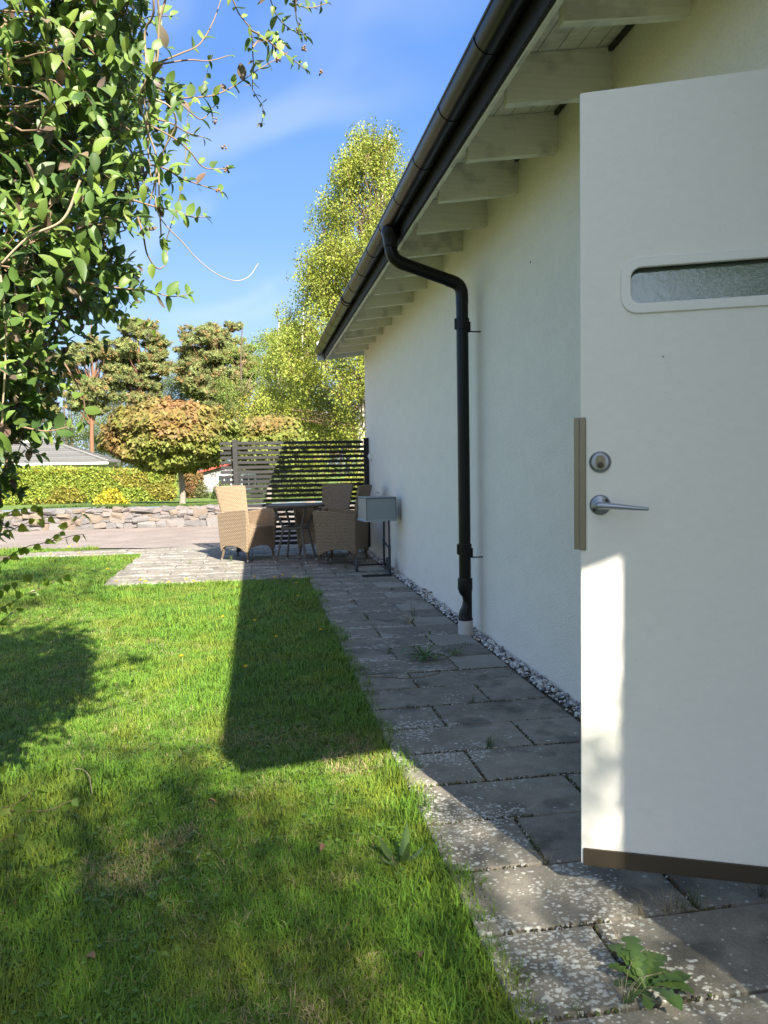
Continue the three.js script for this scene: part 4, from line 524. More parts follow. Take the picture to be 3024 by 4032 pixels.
/* ------------------------------------------------------------------ trees */
const quadLeaf = (l, w) => leafGeo(l, w, [[0, 0.15], [0.4, 1], [1, 0.08]], 0.3, 0.2);
function limbCurve(a, b, r, sag) { const m1 = a.clone().lerp(b, 0.35), m2 = a.clone().lerp(b, 0.7), L = a.distanceTo(b); m1.add(V((r() - 0.5) * 0.16 * L, sag * L, (r() - 0.5) * 0.16 * L)); m2.add(V((r() - 0.5) * 0.16 * L, sag * 0.8 * L, (r() - 0.5) * 0.16 * L)); return [a, m1, m2, b]; }
function broadTree(o) { // {name, label, category, base, trunk:[[x,y,z]...], r0, blobs:[{p, rx, ry, n}], leaf: geometry[], mat, color(r, p), seed, bark, group, limbR}
  const t = thing(o.name, o.label, 'tree', o.base, 0, o.group), r = rng(o.seed), B = V(...o.base);
  const curve = new THREE.CatmullRomCurve3(o.trunk.map((p) => V(...p)));
  part('trunk', taper(o.trunk.map((p) => V(...p)), o.r0, o.r0 * 0.22, 20, 10), o.bark, t);
  const limbs = [], twigs = [];
  const lists = o.leaf.map(() => []);
  for (const b of o.blobs) {
    const from = curve.getPointAt(clamp((b.p.y * 0.72) / o.trunk[o.trunk.length - 1][1], 0.12, 0.97)); limbs.push(taper(limbCurve(from, b.p, r, 0.05), (o.limbR ?? 0.22) * o.r0 * (0.7 + 0.6 * r()), 0.008 + 0.004 * o.r0, 8, 5));
    for (let k = 0; k < b.n; k++) { const d = V(r() * 2 - 1, r() * 2 - 1, r() * 2 - 1); if (d.length() > 1) { k--; continue; } const sh = Math.pow(d.length(), -0.35); const p = V(d.x * b.rx * sh, d.y * b.ry * sh, d.z * b.rx * sh).add(b.p);
      lists[Math.floor(r() * lists.length)].push({ p, q: o.upright ? yawQ(r, 0.7) : randQ(r), s: 0.75 + 0.5 * r(), c: o.color(r, p) });
      if (k % 6 === 0) twigs.push(taper([b.p.clone(), b.p.clone().lerp(p, 0.5).add(V(0, 0.04, 0)), p], 0.006 + 0.05 * o.r0, 0.003, 3, 4)); }
  }
  part('limbs', mg(limbs), o.limbMat ?? o.bark, t); if (twigs.length) part('twigs', mg(twigs), o.twigMat ?? M.twig, t).userData.kind = 'stuff';
  lists.forEach((l, i) => l.length && instanced('crown', o.leaf[i], o.mat, l, t));
  return t;
}
const ellBlobs = (r, n, c, R, br, cnt, fill = 0.45) => { const out = []; for (let k = 0; k < n; k++) { const a = r() * 6.283, u = r() * 2 - 1, s = Math.sqrt(1 - u * u), f = fill + (1 - fill) * Math.pow(r(), 0.5), sz = br * (0.7 + 0.6 * r()); out.push({ p: V(c[0] + Math.cos(a) * s * R[0] * f, c[1] + u * R[1] * f, c[2] + Math.sin(a) * s * R[2] * f), rx: sz, ry: sz * 0.75, n: Math.round(cnt * (0.7 + 0.6 * r())) }); } return out; };
const farLeafM = leafMat({ roughness: 0.6, transmission: 0.42, specularIntensity: 0.5 });
const birchClusters = [0, 1, 2].map((k) => cluster(20, 0.33, quadLeaf(0.068, 0.052), 1000 + k, { hang: -0.6 }));
{ // tall birch behind the eave
  const r = rng(301), base = [4.0, 0.22, -26], blobs = [];
  const env = (y) => y < 2 ? 2.9 : y < 6.5 ? mix(3.5, 2.7, (y - 2) / 4.5) : mix(2.7, 0.6, Math.pow((y - 6.5) / 5.6, 1.15));
  for (let k = 0; k < 290; k++) { const y = 0.9 + 10.9 * Math.pow(r(), 1.05), a = r() * 6.283, e = env(y), f = Math.sqrt(0.15 + 0.85 * r()); const lean = 0.06 * y; blobs.push({ p: V(-0.6 + lean * 1.1 + Math.cos(a) * e * f, y, Math.sin(a) * e * f), rx: 0.42 * (0.7 + 0.6 * r()) * (y > 9.5 ? 0.7 : 1), ry: 0.5 * (0.7 + 0.8 * r()), n: y > 9.5 ? 16 : 26 }); }
  broadTree({ name: 'birch_tree', label: 'tall yellow-green birch rising behind the eave of the white house', base, trunk: [[-0.5, -0.1, 0], [-0.42, 3, 0.1], [-0.2, 6, 0], [0.25, 9, 0.1], [0.7, 12, 0]], r0: 0.15, blobs, leaf: birchClusters, mat: farLeafM, bark: M.birchBark, limbMat: M.twig, limbR: 0.16, seed: 302, color: (q, p) => vary(q, [0.28, 0.32, 0.045], 0.2, 0.1), group: 'broadleaf trees beyond the raised lawn' });
}
{ // younger broadleaf trees between the birch and the pines
  const T = [
    ['bright yellow-green birch joining the tall birch at its left', [2.3, 0.2, -36], 8.6, [0.1, 4.9, 0], [2.0, 3.9, 1.7], 44, [0.25, 0.3, 0.045], 321],
    ['soft green tree filling the gap between the straight pine and the broad pine', [-4.9, 0.2, -55], 8.6, [0, 4.6, 0], [2.6, 3.9, 1.8], 44, [0.19, 0.25, 0.055], 322],
    ['olive green tree standing between the forked pine and the straight pine', [-8.6, 0.2, -55], 8.0, [0, 4.2, 0], [2.4, 3.6, 1.8], 40, [0.18, 0.23, 0.055], 323],
    ['slender light green tree left of the tall birch', [1.2, 0.2, -38], 8.0, [0.2, 4.6, 0], [1.9, 3.6, 1.6], 34, [0.2, 0.28, 0.04], 311],
    ['thin young birch with sparse top right of the big pine', [-0.6, 0.2, -42], 8.6, [0.1, 5, 0], [1.7, 3.9, 1.5], 30, [0.2, 0.265, 0.045], 312],
    ['bushy olive green tree low beside the birch trunk', [2.4, 0.2, -33], 5.4, [0, 3, 0], [2.0, 2.2, 1.7], 32, [0.27, 0.27, 0.04], 313],
    ['low yellow-green tree above the second maple', [0.3, 0.2, -30], 3.9, [0.2, 2.3, 0], [1.9, 1.5, 1.5], 28, [0.29, 0.27, 0.045], 314],
    ['grey-green willow-like tree between the two left pines', [-6.2, 0.2, -54], 8.4, [0, 4.4, 0], [2.2, 3.6, 1.8], 34, [0.16, 0.21, 0.06], 315],
    ['light green tree behind the left pine trunk', [-10.2, 0.2, -58], 7.6, [0, 3.8, 0], [3.0, 3.4, 2.0], 36, [0.18, 0.25, 0.045], 316],
    ['green undergrowth tree below the big pine', [-3.4, 0.2, -47], 5.0, [0, 2.7, 0], [2.6, 2.3, 1.8], 34, [0.15, 0.2, 0.045], 317],
    ['pale green tree at the far left behind the grey roof', [-13.4, 0.2, -54], 6.4, [0, 3.6, 0], [2.6, 2.8, 2.0], 30, [0.18, 0.235, 0.045], 318],
    ['bright green birch low behind the screen post', [3.6, 0.2, -31], 5.6, [0.6, 2.6, 0], [1.8, 2.3, 1.6], 30, [0.26, 0.3, 0.04], 319],
    ['olive tree between big pine and thin birch', [0.4, 0.2, -50], 7.0, [0, 4, 0], [2.3, 3.1, 1.8], 32, [0.19, 0.23, 0.04], 320],
  ];
  for (const [label, base, h, c, R, n, col, sd] of T) { const r = rng(sd); broadTree({ name: 'leafy_tree', label, base, trunk: [[0, -0.1, 0], [0.1, h * 0.35, 0.05], [-0.05, h * 0.7, 0], [0.1, h, 0]], r0: 0.1, blobs: ellBlobs(r, n, c, R, 0.55, 20, 0.3), leaf: birchClusters, mat: farLeafM, bark: sd % 2 ? M.birchBark : M.bark, limbMat: M.twig, seed: sd + 50, color: (q) => vary(q, col, 0.3, 0.14), group: 'broadleaf trees beyond the raised lawn' }); }
}
{ // pines
  const tuft = (seed, n, l) => { const r = rng(seed), pos = []; for (let i = 0; i < n; i++) { const a = r() * 6.283, el = -0.2 + 1.5 * r(), d = V(Math.cos(a) * Math.cos(el), Math.sin(el), Math.sin(a) * Math.cos(el)), L = l * (0.6 + 0.5 * r()), p = V(r() - 0.5, r() - 0.5, r() - 0.5).multiplyScalar(l * 0.9), s = d.clone().cross(V(r() - 0.5, r() - 0.5, r() - 0.5)).normalize().multiplyScalar(l * 0.13); pos.push(p.x - s.x, p.y - s.y, p.z - s.z, p.x + s.x, p.y + s.y, p.z + s.z, p.x + d.x * L, p.y + d.y * L, p.z + d.z * L); } const g = new THREE.BufferGeometry(); g.setAttribute('position', new THREE.Float32BufferAttribute(pos, 3)); g.computeVertexNormals(); return g; };
  const tufts = [tuft(401, 34, 0.2), tuft(402, 30, 0.24), tuft(403, 36, 0.18)], mat = leafMat({ roughness: 0.7, transmission: 0.2, specularIntensity: 0.4 });
  const pine = (label, base, h, lean, c, R, n, seed, low) => { const r = rng(seed), blobs = []; for (let k = 0; k < n * 1.8; k++) { const a = r() * 6.283, u = r() * 2 - 1, s = Math.sqrt(1 - u * u) , f = 0.3 + 0.65 * Math.sqrt(r()), sz = 0.56 * (0.5 + 0.9 * r()); blobs.push({ p: V(c[0] + Math.cos(a) * s * R[0] * f, c[1] + u * R[1] * f, c[2] + Math.sin(a) * s * R[2] * f), rx: sz, ry: sz * 0.5, n: Math.round(30 * sz / 0.6) }); }
    broadTree({ name: 'pine_tree', label, base, trunk: [[0, -0.1, 0], [lean * 0.2, h * 0.3, 0.05], [lean * 0.9, h * 0.62, 0], [lean * 0.8, h * 0.82, 0.1], [lean, h * 0.97, 0]], r0: 0.17, blobs, leaf: tufts, mat, bark: M.pineBark, seed: seed + 9, upright: true, limbR: 0.3, twigMat: M.pineBark, color: (q, p) => vary(q, q() < 0.2 ? [0.26, 0.19, 0.08] : [0.19, 0.215, 0.075], 0.28, 0.1), group: 'pines of the wood behind the garden' }); };
  pine('pine with a forked reddish trunk above the grey roof', [-10.0, 0.2, -50], 10.2, 0.3, [0.0, 7.3, 0], [2.0, 2.9, 1.6], 34, 411);
  pine('straight pine with a pointed crown behind the maple', [-7.15, 0.2, -50], 10.5, 0.25, [0.3, 7.6, 0], [1.6, 3.0, 1.5], 36, 412);
  pine('broad dense pine with a domed crown behind the maple', [-2.4, 0.2, -50], 10.4, 0.1, [0.1, 7.4, 0], [2.6, 3.0, 2.0], 80, 413);
  pine('smaller reddish pine in front of the broad pine', [-1.9, 0.2, -46], 7.0, 0.1, [0.2, 5.0, 0], [1.3, 1.6, 1.2], 18, 414);
  pine('dark pine half hidden behind the tall birch', [2.3, 0.2, -44], 9.4, 0.1, [0, 7.2, 0], [1.5, 2.0, 1.4], 24, 415);
  pine('pine at the far left above the shrub', [-13.6, 0.2, -52], 9.4, -0.3, [0, 6.7, 0], [2.1, 2.3, 1.6], 24, 416);
}
{ // the wood farther back reads as one mass
  const r = rng(431), lists = [[], [], []];
  for (let k = 0; k < 2600; k++) { const x = mix(-30, 26, r()), top = 4.6 + 2.2 * fbm(x * 0.35, 2, 441, 3), y = 0.3 + top * Math.pow(r(), 0.8), z = -66 - 9 * r(), c = fbm(x * 0.5, y * 0.5, 442, 3) > 0.5 ? [0.15, 0.2, 0.05] : [0.13, 0.155, 0.055]; lists[k % 3].push({ p: V(x, y, z), q: randQ(r), s: 2.0 + 1.4 * r(), c: vary(r, c, 0.3, 0.14) }); }
  const g = new THREE.Group(); g.name = 'distant_wood'; tag(g, 'distant mixed wood closing the view behind the pines', 'wood', null, 'stuff'); scene.add(g);
  lists.forEach((l, i) => instanced('foliage', birchClusters[i], farLeafM, l, g));
  const tr = []; for (let k = 0; k < 60; k++) { const x = mix(-30, 26, r()), z = -66 - 6 * r(); tr.push(taper([[x, 0, z], [x + (r() - 0.5) * 0.4, 3, z], [x + (r() - 0.5), 6 + 2 * r(), z]], 0.12, 0.04, 4, 5)); } const tm = part('trunks', mg(tr), M.bark, g); tm.userData.kind = 'stuff';
}
{ // ball-headed maples
  const lobes = []; { const pts = [[0, 0], [0.1, 0.16], [0.42, 0.1], [0.34, 0.34], [0.58, 0.52], [0.26, 0.56], [0.2, 0.72], [0, 1], [-0.2, 0.72], [-0.26, 0.56], [-0.58, 0.52], [-0.34, 0.34], [-0.42, 0.1], [-0.1, 0.16]]; const sh = new THREE.Shape(pts.map(([x, y]) => new THREE.Vector2(x, y))); const g = new THREE.ShapeGeometry(sh), p = g.attributes.position; for (let i = 0; i < p.count; i++) p.setZ(i, -0.3 * p.getY(i) ** 2 + 0.2 * Math.abs(p.getX(i))); g.computeVertexNormals(); g.deleteAttribute('uv'); lobes.push(g); }
  const maple = (label, base, trunkTop, c, R, n, seed, orange, size) => {
    const t = thing('maple_tree', label, 'tree', base, 0, 'ball-headed maples on the raised lawn'), r = rng(seed), list = [], limbs = [];
    part('trunk', taper([[0, -0.1, 0], [0.02, trunkTop * 0.5, 0], [-0.03, trunkTop, 0.02], [c[0], c[1], c[2]]], 0.075, 0.04, 12, 12), S({ color: rgb(0.3, 0.25, 0.2), roughness: 0.9, bumpMap: rep(grain, 1, 5), bumpScale: 0.02 }), t);
    for (let k = 0; k < 26; k++) { const a = r() * 6.283, u = r() * 1.6 - 0.6, s = Math.sqrt(Math.max(0, 1 - u * u)); limbs.push(taper(limbCurve(V(-0.03, trunkTop, 0), V(c[0] + Math.cos(a) * s * R[0] * 0.8, c[1] + u * R[1] * 0.8, c[2] + Math.sin(a) * s * R[2] * 0.8), r, 0.06), 0.025, 0.006, 6, 5)); }
    part('limbs', mg(limbs), M.bark, t);
    for (let k = 0; k < n; k++) { const a = r() * 6.283, u = r() * 2 - 1, s = Math.sqrt(1 - u * u), d = V(Math.cos(a) * s, u, Math.sin(a) * s), lump = 1 + 0.2 * (fbm(a * 2.2 + 4, u * 4 + 7, seed, 3) - 0.5) * 2, f = lump * (1 - 0.34 * r() * r());
      const p = V(c[0] + d.x * R[0] * f, c[1] + d.y * R[1] * f, c[2] + d.z * R[2] * f), out = V(d.x, d.y * 0.6 + 0.35, d.z).normalize(), hang = V(d.x * 0.5 + (r() - 0.5) * 1.3, -0.8 + 0.9 * r(), d.z * 0.5 + (r() - 0.5) * 1.3);
      const o = clamp(orange - 0.32 * d.x + 0.22 * d.y + (fbm(p.x * 1.6, p.y * 1.6 + p.z, 451, 3) - 0.5) * 1.5 + (r() - 0.5) * 0.4), col = [mix(0.19, 0.26, o), mix(0.225, 0.13, o), mix(0.035, 0.05, o)];
      list.push({ p, q: leafAt(p, hang, out.add(V((r() - 0.5) * 0.9, (r() - 0.5) * 0.9, (r() - 0.5) * 0.9)), (r() - 0.5) * 1.2), s: size * (0.7 + 0.6 * r()), c: vary(r, col, 0.25, 0.1) }); }
    instanced('crown', lobes[0], farLeafM, list, t);
  };
  maple('ball-headed maple with coppery young leaves behind the stone wall', [-1.68, 0.36, -18], 0.85, [-0.17, 1.58, 0], [1.42, 0.78, 1.3], 15000, 461, 0.24, 0.105);
  maple('smaller yellow-green ball-headed maple showing above the slatted screen', [0.3, 0.33, -20], 0.8, [0.05, 1.5, 0], [0.98, 0.72, 1.0], 9000, 462, 0.0, 0.105);
}
{ // hedge, yellow bush and shrubs on the raised lawn
  const beech = [0, 1].map((k) => cluster(12, 0.09, quadLeaf(0.06, 0.04), 1100 + k, { hang: -0.2 })), twigCluster = birchClusters;
  const hedge = (label, a, b, y0, ya, yb, th, n, col, seed) => { const t = thing('hedge', label, 'hedge', [a[0], y0, a[1]], 0), r = rng(seed), d = V(b[0] - a[0], 0, b[1] - a[1]), len = d.length(); d.normalize(); const nr = V(-d.z, 0, d.x), lists = [[], []];
    for (let k = 0; k < n; k++) { const u = r() * len, v = Math.pow(r(), 0.7), H = mix(ya, yb, u / len) - y0, fr = r() < 0.62 ? 1 - 0.25 * r() * r() : (r() * 2 - 1), w = fr * th / 2 * (1 + 0.25 * (fbm(u * 2.2, v * 2, seed, 3) - 0.5)), yy = r() < 0.25 ? H * (1 - 0.06 * r()) : v * H; const p = d.clone().multiplyScalar(u).add(nr.clone().multiplyScalar(w)); p.y = Math.max(0.03, yy + 0.05 * (r() - 0.3)); const br = fbm(u * 1.1, v * 1.3, seed + 3, 3); lists[k % 2].push({ p, q: randQ(r), s: 0.8 + 0.5 * r(), c: vary(r, br > 0.56 ? [col[0] * 1.05, col[1] * 0.8, col[2]] : col, 0.3, 0.14) }); }
    lists.forEach((l, i) => instanced('foliage', beech[i], farLeafM, l, t)); const st = []; for (let u = 0.15; u < len; u += 0.35) { const p = d.clone().multiplyScalar(u); st.push(taper([[p.x, -0.05, p.z], [p.x + 0.03, 0.4, p.z], [p.x, 0.8, p.z]], 0.02, 0.008, 3, 5)); } part('stems', mg(st), M.bark, t); };
  hedge('clipped green hedge running behind the stone wall, in front of the grey roof', [-12.5, -22.6], [-2.5, -24.3], 0.24, 1.47, 1.07, 0.8, 15000, [0.27, 0.33, 0.045], 471);
  hedge('coppery hedge end behind the maple trunk', [-2.3, -25.6], [-2.0, -26.4], 0.22, 1.0, 0.95, 0.4, 420, [0.22, 0.15, 0.05], 473);
  const bush = (label, base, R, n, col, seed) => { const t = thing('garden_bush', label, 'bush', base), r = rng(seed), lists = [[], []]; for (let k = 0; k < n; k++) { const a = r() * 6.283, u = r(), s = Math.sqrt(1 - u * u), f = 0.6 + 0.45 * r(); lists[k % 2].push({ p: V(Math.cos(a) * s * R[0] * f, Math.max(0.03, u * R[1] * f), Math.sin(a) * s * R[2] * f), q: randQ(r), s: 0.7 + 0.5 * r(), c: vary(r, col, 0.28, 0.1) }); } lists.forEach((l, i) => instanced('foliage', beech[i], farLeafM, l, t)); const st = []; for (let k = 0; k < 7; k++) st.push(taper([[0, -0.03, 0], [(r() - 0.5) * R[0], R[1] * 0.5, (r() - 0.5) * R[2]], [(r() - 0.5) * R[0] * 1.4, R[1] * 0.8, (r() - 0.5) * R[2]]], 0.012, 0.005, 4, 5)); part('stems', mg(st), M.bark, t); };
  bush('bright yellow flowering bush just above the stone wall', [-3.2, 0.36, -17.9], [0.36, 0.36, 0.32], 150, [0.42, 0.38, 0.03], 481);
  bush('grey-green shrub in front of the grey shed', [-1.95, 0.22, -26], [0.42, 0.5, 0.4], 160, [0.15, 0.16, 0.06], 483);
  bush('flowering shrub at the corner of the grey shed window', [-1.0, 0.22, -25], [0.4, 0.5, 0.4], 170, [0.1, 0.14, 0.04], 484);
  bush('green shrub behind the right half of the slatted screen', [1.5, 0.25, -23], [0.9, 0.8, 0.6], 420, [0.15, 0.19, 0.035], 485);
  bush('yellow-green shrub behind the screen near the house corner', [2.9, 0.25, -21], [0.9, 0.75, 0.6], 420, [0.24, 0.25, 0.04], 486);
  bush('dark shrub low behind the middle of the screen', [0.5, 0.3, -24.5], [0.7, 0.55, 0.5], 260, [0.08, 0.11, 0.035], 487);
}
console.log('built trees');

/* ------------------------------------------------------------------ buildings beyond the road */
{
  const h = thing('grey_roof_house', 'low house with grey hipped tile roof behind the hedge at left', 'house', [-11.5, 0.2, -40]);
  const Pt = { ridgeL: V(-17, 3.0, -41), apex: V(-11.1, 3.0, -41), right: V(-6.9, 1.56, -38.2), left: V(-24, 1.56, -38.2), rightB: V(-6.9, 1.56, -44), leftB: V(-24, 1.56, -44) };
  const tileM = [0.115, 0.13, 0.145].map((v) => S({ color: rgb(v * 1.02, v, v * 0.97), roughness: 0.9, bumpMap: rep(grain, 2), bumpScale: 0.02 }));
  partW('wall', bx(-23.4, -7.5, 0, 1.62, -43.5, -38.7), S({ color: rgb(0.5, 0.47, 0.42), roughness: 0.9 }), h);
  const n = 15, pos4 = (a, b, c, d) => { const g = new THREE.BufferGeometry(); g.setAttribute('position', new THREE.Float32BufferAttribute([...a.toArray(), ...b.toArray(), ...c.toArray(), ...a.toArray(), ...c.toArray(), ...d.toArray()], 3)); g.computeVertexNormals(); return uvm(g); };
  const lift = V(0, 0.045, 0.02), course = (A0, A1, B0, B1, k) => { const t0 = k / n, t1 = (k + 1) / n, a = A0.clone().lerp(A1, t0), b = B0.clone().lerp(B1, t0), c = B0.clone().lerp(B1, t1), d = A0.clone().lerp(A1, t1), al = a.clone().add(lift), bl = b.clone().add(lift); return mg([pos4(al, bl, c, d), pos4(a.clone().add(V(0, -0.02, 0)), b.clone().add(V(0, -0.02, 0)), bl, al)]); };
  for (let k = 0; k < n; k++) partW('tile_course', course(Pt.left, Pt.ridgeL, Pt.right, Pt.apex, k), tileM[k % 3], h);
  for (let k = 0; k < n; k++) partW('tile_course', course(Pt.right, Pt.apex, Pt.rightB, Pt.apex, k), tileM[(k + 1) % 3], h);
  partW('roof_back', pos4(Pt.rightB, Pt.leftB, Pt.ridgeL, Pt.apex), tileM[0], h);
  partW('hip_ridge', rodBetween(Pt.right.clone().add(V(0, 0.05, 0)), Pt.apex.clone().add(V(0, 0.05, 0)), 0.07, 8), tileM[2], h);
  partW('eave_board', bx(-24, -6.9, 1.46, 1.56, -38.3, -38.15), M.whiteMetal, h);
  partW('vent_pipe', mg([bx(-11.2, -10.9, 2.4, 3.05, -40.4, -40.1), bx(-11.26, -10.84, 3.05, 3.14, -40.46, -40.04)]), S({ color: rgb(0.55, 0.54, 0.52), roughness: 0.7 }), h);
  const s = thing('grey_shed', 'grey boarded cottage with red roof edge and white windows behind the maple', 'cottage', [-1.6, 0.22, -31]);
  const gm = [0.2, 0.23].map((v) => S({ color: rgb(v, v, v * 1.02), roughness: 0.85 })), wm = S({ color: rgb(0.75, 0.75, 0.74), roughness: 0.6 }), red = S({ color: rgb(0.42, 0.06, 0.045), roughness: 0.7 }), gl = P({ color: rgb(0.05, 0.06, 0.07), roughness: 0.1 });
  for (let k = 0; k < 9; k++) partW('wall_board', bx(-2.3, 2.6, 0.1 + k * 0.12, 0.215 + k * 0.12, -31.3 + (k % 2) * 0.006, -31.2 + (k % 2) * 0.006), gm[k % 2], s);
  partW('side_wall', bx(-2.3, 2.6, 0.1, 1.15, -34, -31.32), gm[0], s);
  partW('roof', mg([(() => { const q = new THREE.Shape([[-2.75, 0.86], [0.2, 1.62], [3.1, 0.9], [3.1, 0.98], [0.2, 1.72], [-2.75, 0.94]].map(([x, y]) => new THREE.Vector2(x, y))); return new THREE.ExtrudeGeometry(q, { depth: 3.2, bevelEnabled: false }).translate(0, 0, -34.2); })()]), red, s);
  partW('gable', (() => { const q = new THREE.Shape([[-2.3, 0.95], [0.2, 1.6], [2.6, 0.98], [2.6, 1.0], [-2.3, 1.0]].map(([x, y]) => new THREE.Vector2(x, y))); return new THREE.ExtrudeGeometry(q, { depth: 0.08, bevelEnabled: false }).translate(0, 0, -31.33); })(), gm[1], s);
  for (const x of [-1.55, -0.6, 0.9]) { const f = partW('window', mg([bx(x, x + 0.07, 0.3, 0.95, -31.19, -31.14), bx(x + 0.53, x + 0.6, 0.3, 0.95, -31.19, -31.14), bx(x + 0.07, x + 0.53, 0.88, 0.95, -31.19, -31.14), bx(x + 0.07, x + 0.53, 0.3, 0.37, -31.19, -31.14), bx(x + 0.28, x + 0.32, 0.37, 0.88, -31.185, -31.145)]), wm, s); partW('pane', bx(x + 0.07, x + 0.53, 0.37, 0.88, -31.195, -31.18), gl, f); }
}

/* ------------------------------------------------------------------ honeysuckle hanging at the left */
const honeyGreens = [[0.09, 0.165, 0.028], [0.13, 0.21, 0.034], [0.065, 0.13, 0.028], [0.165, 0.24, 0.04]], honeyBronze = [[0.14, 0.095, 0.065], [0.17, 0.13, 0.08]];
{
  const t = thing('honeysuckle', 'large climbing honeysuckle with glossy oval leaves filling the upper left', 'climbing shrub', [-1.15, 0, -2.4]), r = rng(601), B = V(-1.15, 0, -2.4);
  const tab = [[0.4, -0.78], [0.9, -0.7], [1.05, -0.6], [1.22, -0.56], [1.3, -0.46], [1.36, -0.43], [1.43, -0.45], [1.54, -0.43], [1.6, -0.34], [1.66, -0.27], [1.755, -0.21], [1.86, -0.165], [1.97, -0.165], [2.08, -0.14], [2.18, -0.12], [2.29, -0.12], [2.7, -0.1], [3.2, -0.2], [3.6, -0.4], [3.95, -0.6], [4.6, -0.7]];
  const xr = (y) => { if (y <= tab[0][0]) return tab[0][1]; for (let i = 0; i < tab.length - 1; i++) if (y < tab[i + 1][0]) return mix(tab[i][1], tab[i + 1][1], (y - tab[i][0]) / (tab[i + 1][0] - tab[i][0])); return tab[tab.length - 1][1]; };
  const edge = (y, z) => xr(y) + (z + 1.9) * (z < -1.9 ? 0.2 : 0.07) - 0.03;
  const leaves = [], stems = [];
  const addLeaf = (p, axis, up, sc = 1) => { const bronze = r() < 0.07; leaves.push({ p: p.clone(), q: leafAt(p, axis, up, (r() - 0.5) * 0.5), s: sc * (0.7 + 0.55 * r()), c: vary(r, bronze ? honeyBronze[Math.floor(r() * 2)] : honeyGreens[Math.floor(r() * 4)], 0.22, 0.1), g: Math.floor(r() * 6) }); };
  const dress = (pts, gap, sc, taperEnd = true, leafShare = 1) => { // leaves in opposite pairs along a shoot
    const c = new THREE.CatmullRomCurve3(pts), L = c.getLength(), n = Math.max(2, Math.round(L / gap)); let turn = r() * 6.28;
    for (let i = 1; i <= n; i++) { const u = i / n, p = c.getPointAt(u), d = c.getTangentAt(u); turn += 1.57; const side = d.clone().cross(V(Math.sin(turn), 0.4, Math.cos(turn))).normalize();
      for (const sg of [1, -1]) { if (r() > leafShare) continue; const ax = side.clone().multiplyScalar(sg).add(d.clone().multiplyScalar(0.55)).add(V(0, 0.25, 0)); addLeaf(p, ax, V((r() - 0.5) * 0.8 + 0.25, 0.7, 0.55 + (r() - 0.5) * 0.8), sc * (taperEnd && u > 0.85 ? 0.7 : 1)); } if (i === n) { addLeaf(p, d, V(0.1, 0.8, 0.6), sc * 0.7); } } };
  for (let k = 0; k < 3450; k++) {
    const y = k < 3000 ? mix(0.95, 2.55, r()) : 2.4 + 2.2 * Math.pow(r(), 1.2), z = -1.68 - 1.35 * Math.pow(r(), k < 3000 ? 1.5 : 0.9), e = edge(y, z), x = e - 0.03 - (k < 3000 ? 0.75 : 1.9) * Math.pow(r(), 0.8) + (k < 3000 ? 0 : 0.3 * (fbm(y * 3, z * 3, 611, 3) - 0.35));
    const p = V(x, y, z), out = V(0.55 * (r() - 0.25) + (x > e - 0.2 ? 0.25 : 0), 0.5 * (r() - 0.42), 0.75 * (r() - 0.2)).normalize(), L = 0.12 + 0.2 * r();
    if (p.x + out.x * L > edge(y, z) + 0.04) out.x = -Math.abs(out.x) * 0.3;
    if (p.z + out.z * L > -1.55) out.z = -Math.abs(out.z) * 0.5;
    const q = p.clone().add(out.clone().multiplyScalar(L)).add(V(0, -0.04 * r(), 0)), m = p.clone().lerp(q, 0.5).add(V(0, 0.025, 0)); const yl = edge(q.y, q.z); if (q.x > yl + 0.05) q.x = yl;
    if (k < 3000 && x < e - 0.28 && y > 1.5 && fbm(y * 4 + 3, z * 4 + x * 3, 631, 3) < 0.5) continue; if (k >= 3000 && fbm(y * 2.6 + 3, z * 2.6 + x, 621, 3) < 0.47) continue; dress([p, m, q], 0.042, 0.98); if (k % 3 === 0) stems.push(taper([p.clone().add(V(-0.06 - 0.1 * r(), -0.05 + 0.1 * r(), -0.05)), p, m, q], 0.0028, 0.0012, 5, 4));
  }
  // inner tangle of old wood and stems rooted outside the frame
  for (let k = 0; k < 150; k++) { const y0 = mix(0.9, 3.3, r()), z0 = -1.8 - 1.0 * r(), x0 = edge(y0, z0) - 0.08 - 0.7 * r(); const a = V(x0, y0, z0), b = a.clone().add(V((r() - 0.5) * 0.5, (r() - 0.6) * 0.7, (r() - 0.5) * 0.3)); b.x = Math.min(b.x, edge(b.y, b.z) - 0.04); stems.push(taper(limbCurve(a, b, r, 0.08), 0.0045, 0.0022, 7, 5)); }
  for (let k = 0; k < 9; k++) { const x = -1.25 + 0.1 * k * 0.4, z = -2.4 + (r() - 0.5) * 0.4; stems.push(taper([[x, -0.02, z], [x + (r() - 0.5) * 0.2, 0.9, z + 0.1], [x + 0.15 + (r() - 0.5) * 0.4, 2.0, z + (r() - 0.5) * 0.4], [x + 0.2 + (r() - 0.5) * 0.7, 3.3, z + (r() - 0.5) * 0.6]], 0.022, 0.007, 20, 8)); }
  // shoots that stand clear of the mass
  const pol = (a) => a.map((q) => V(...q));
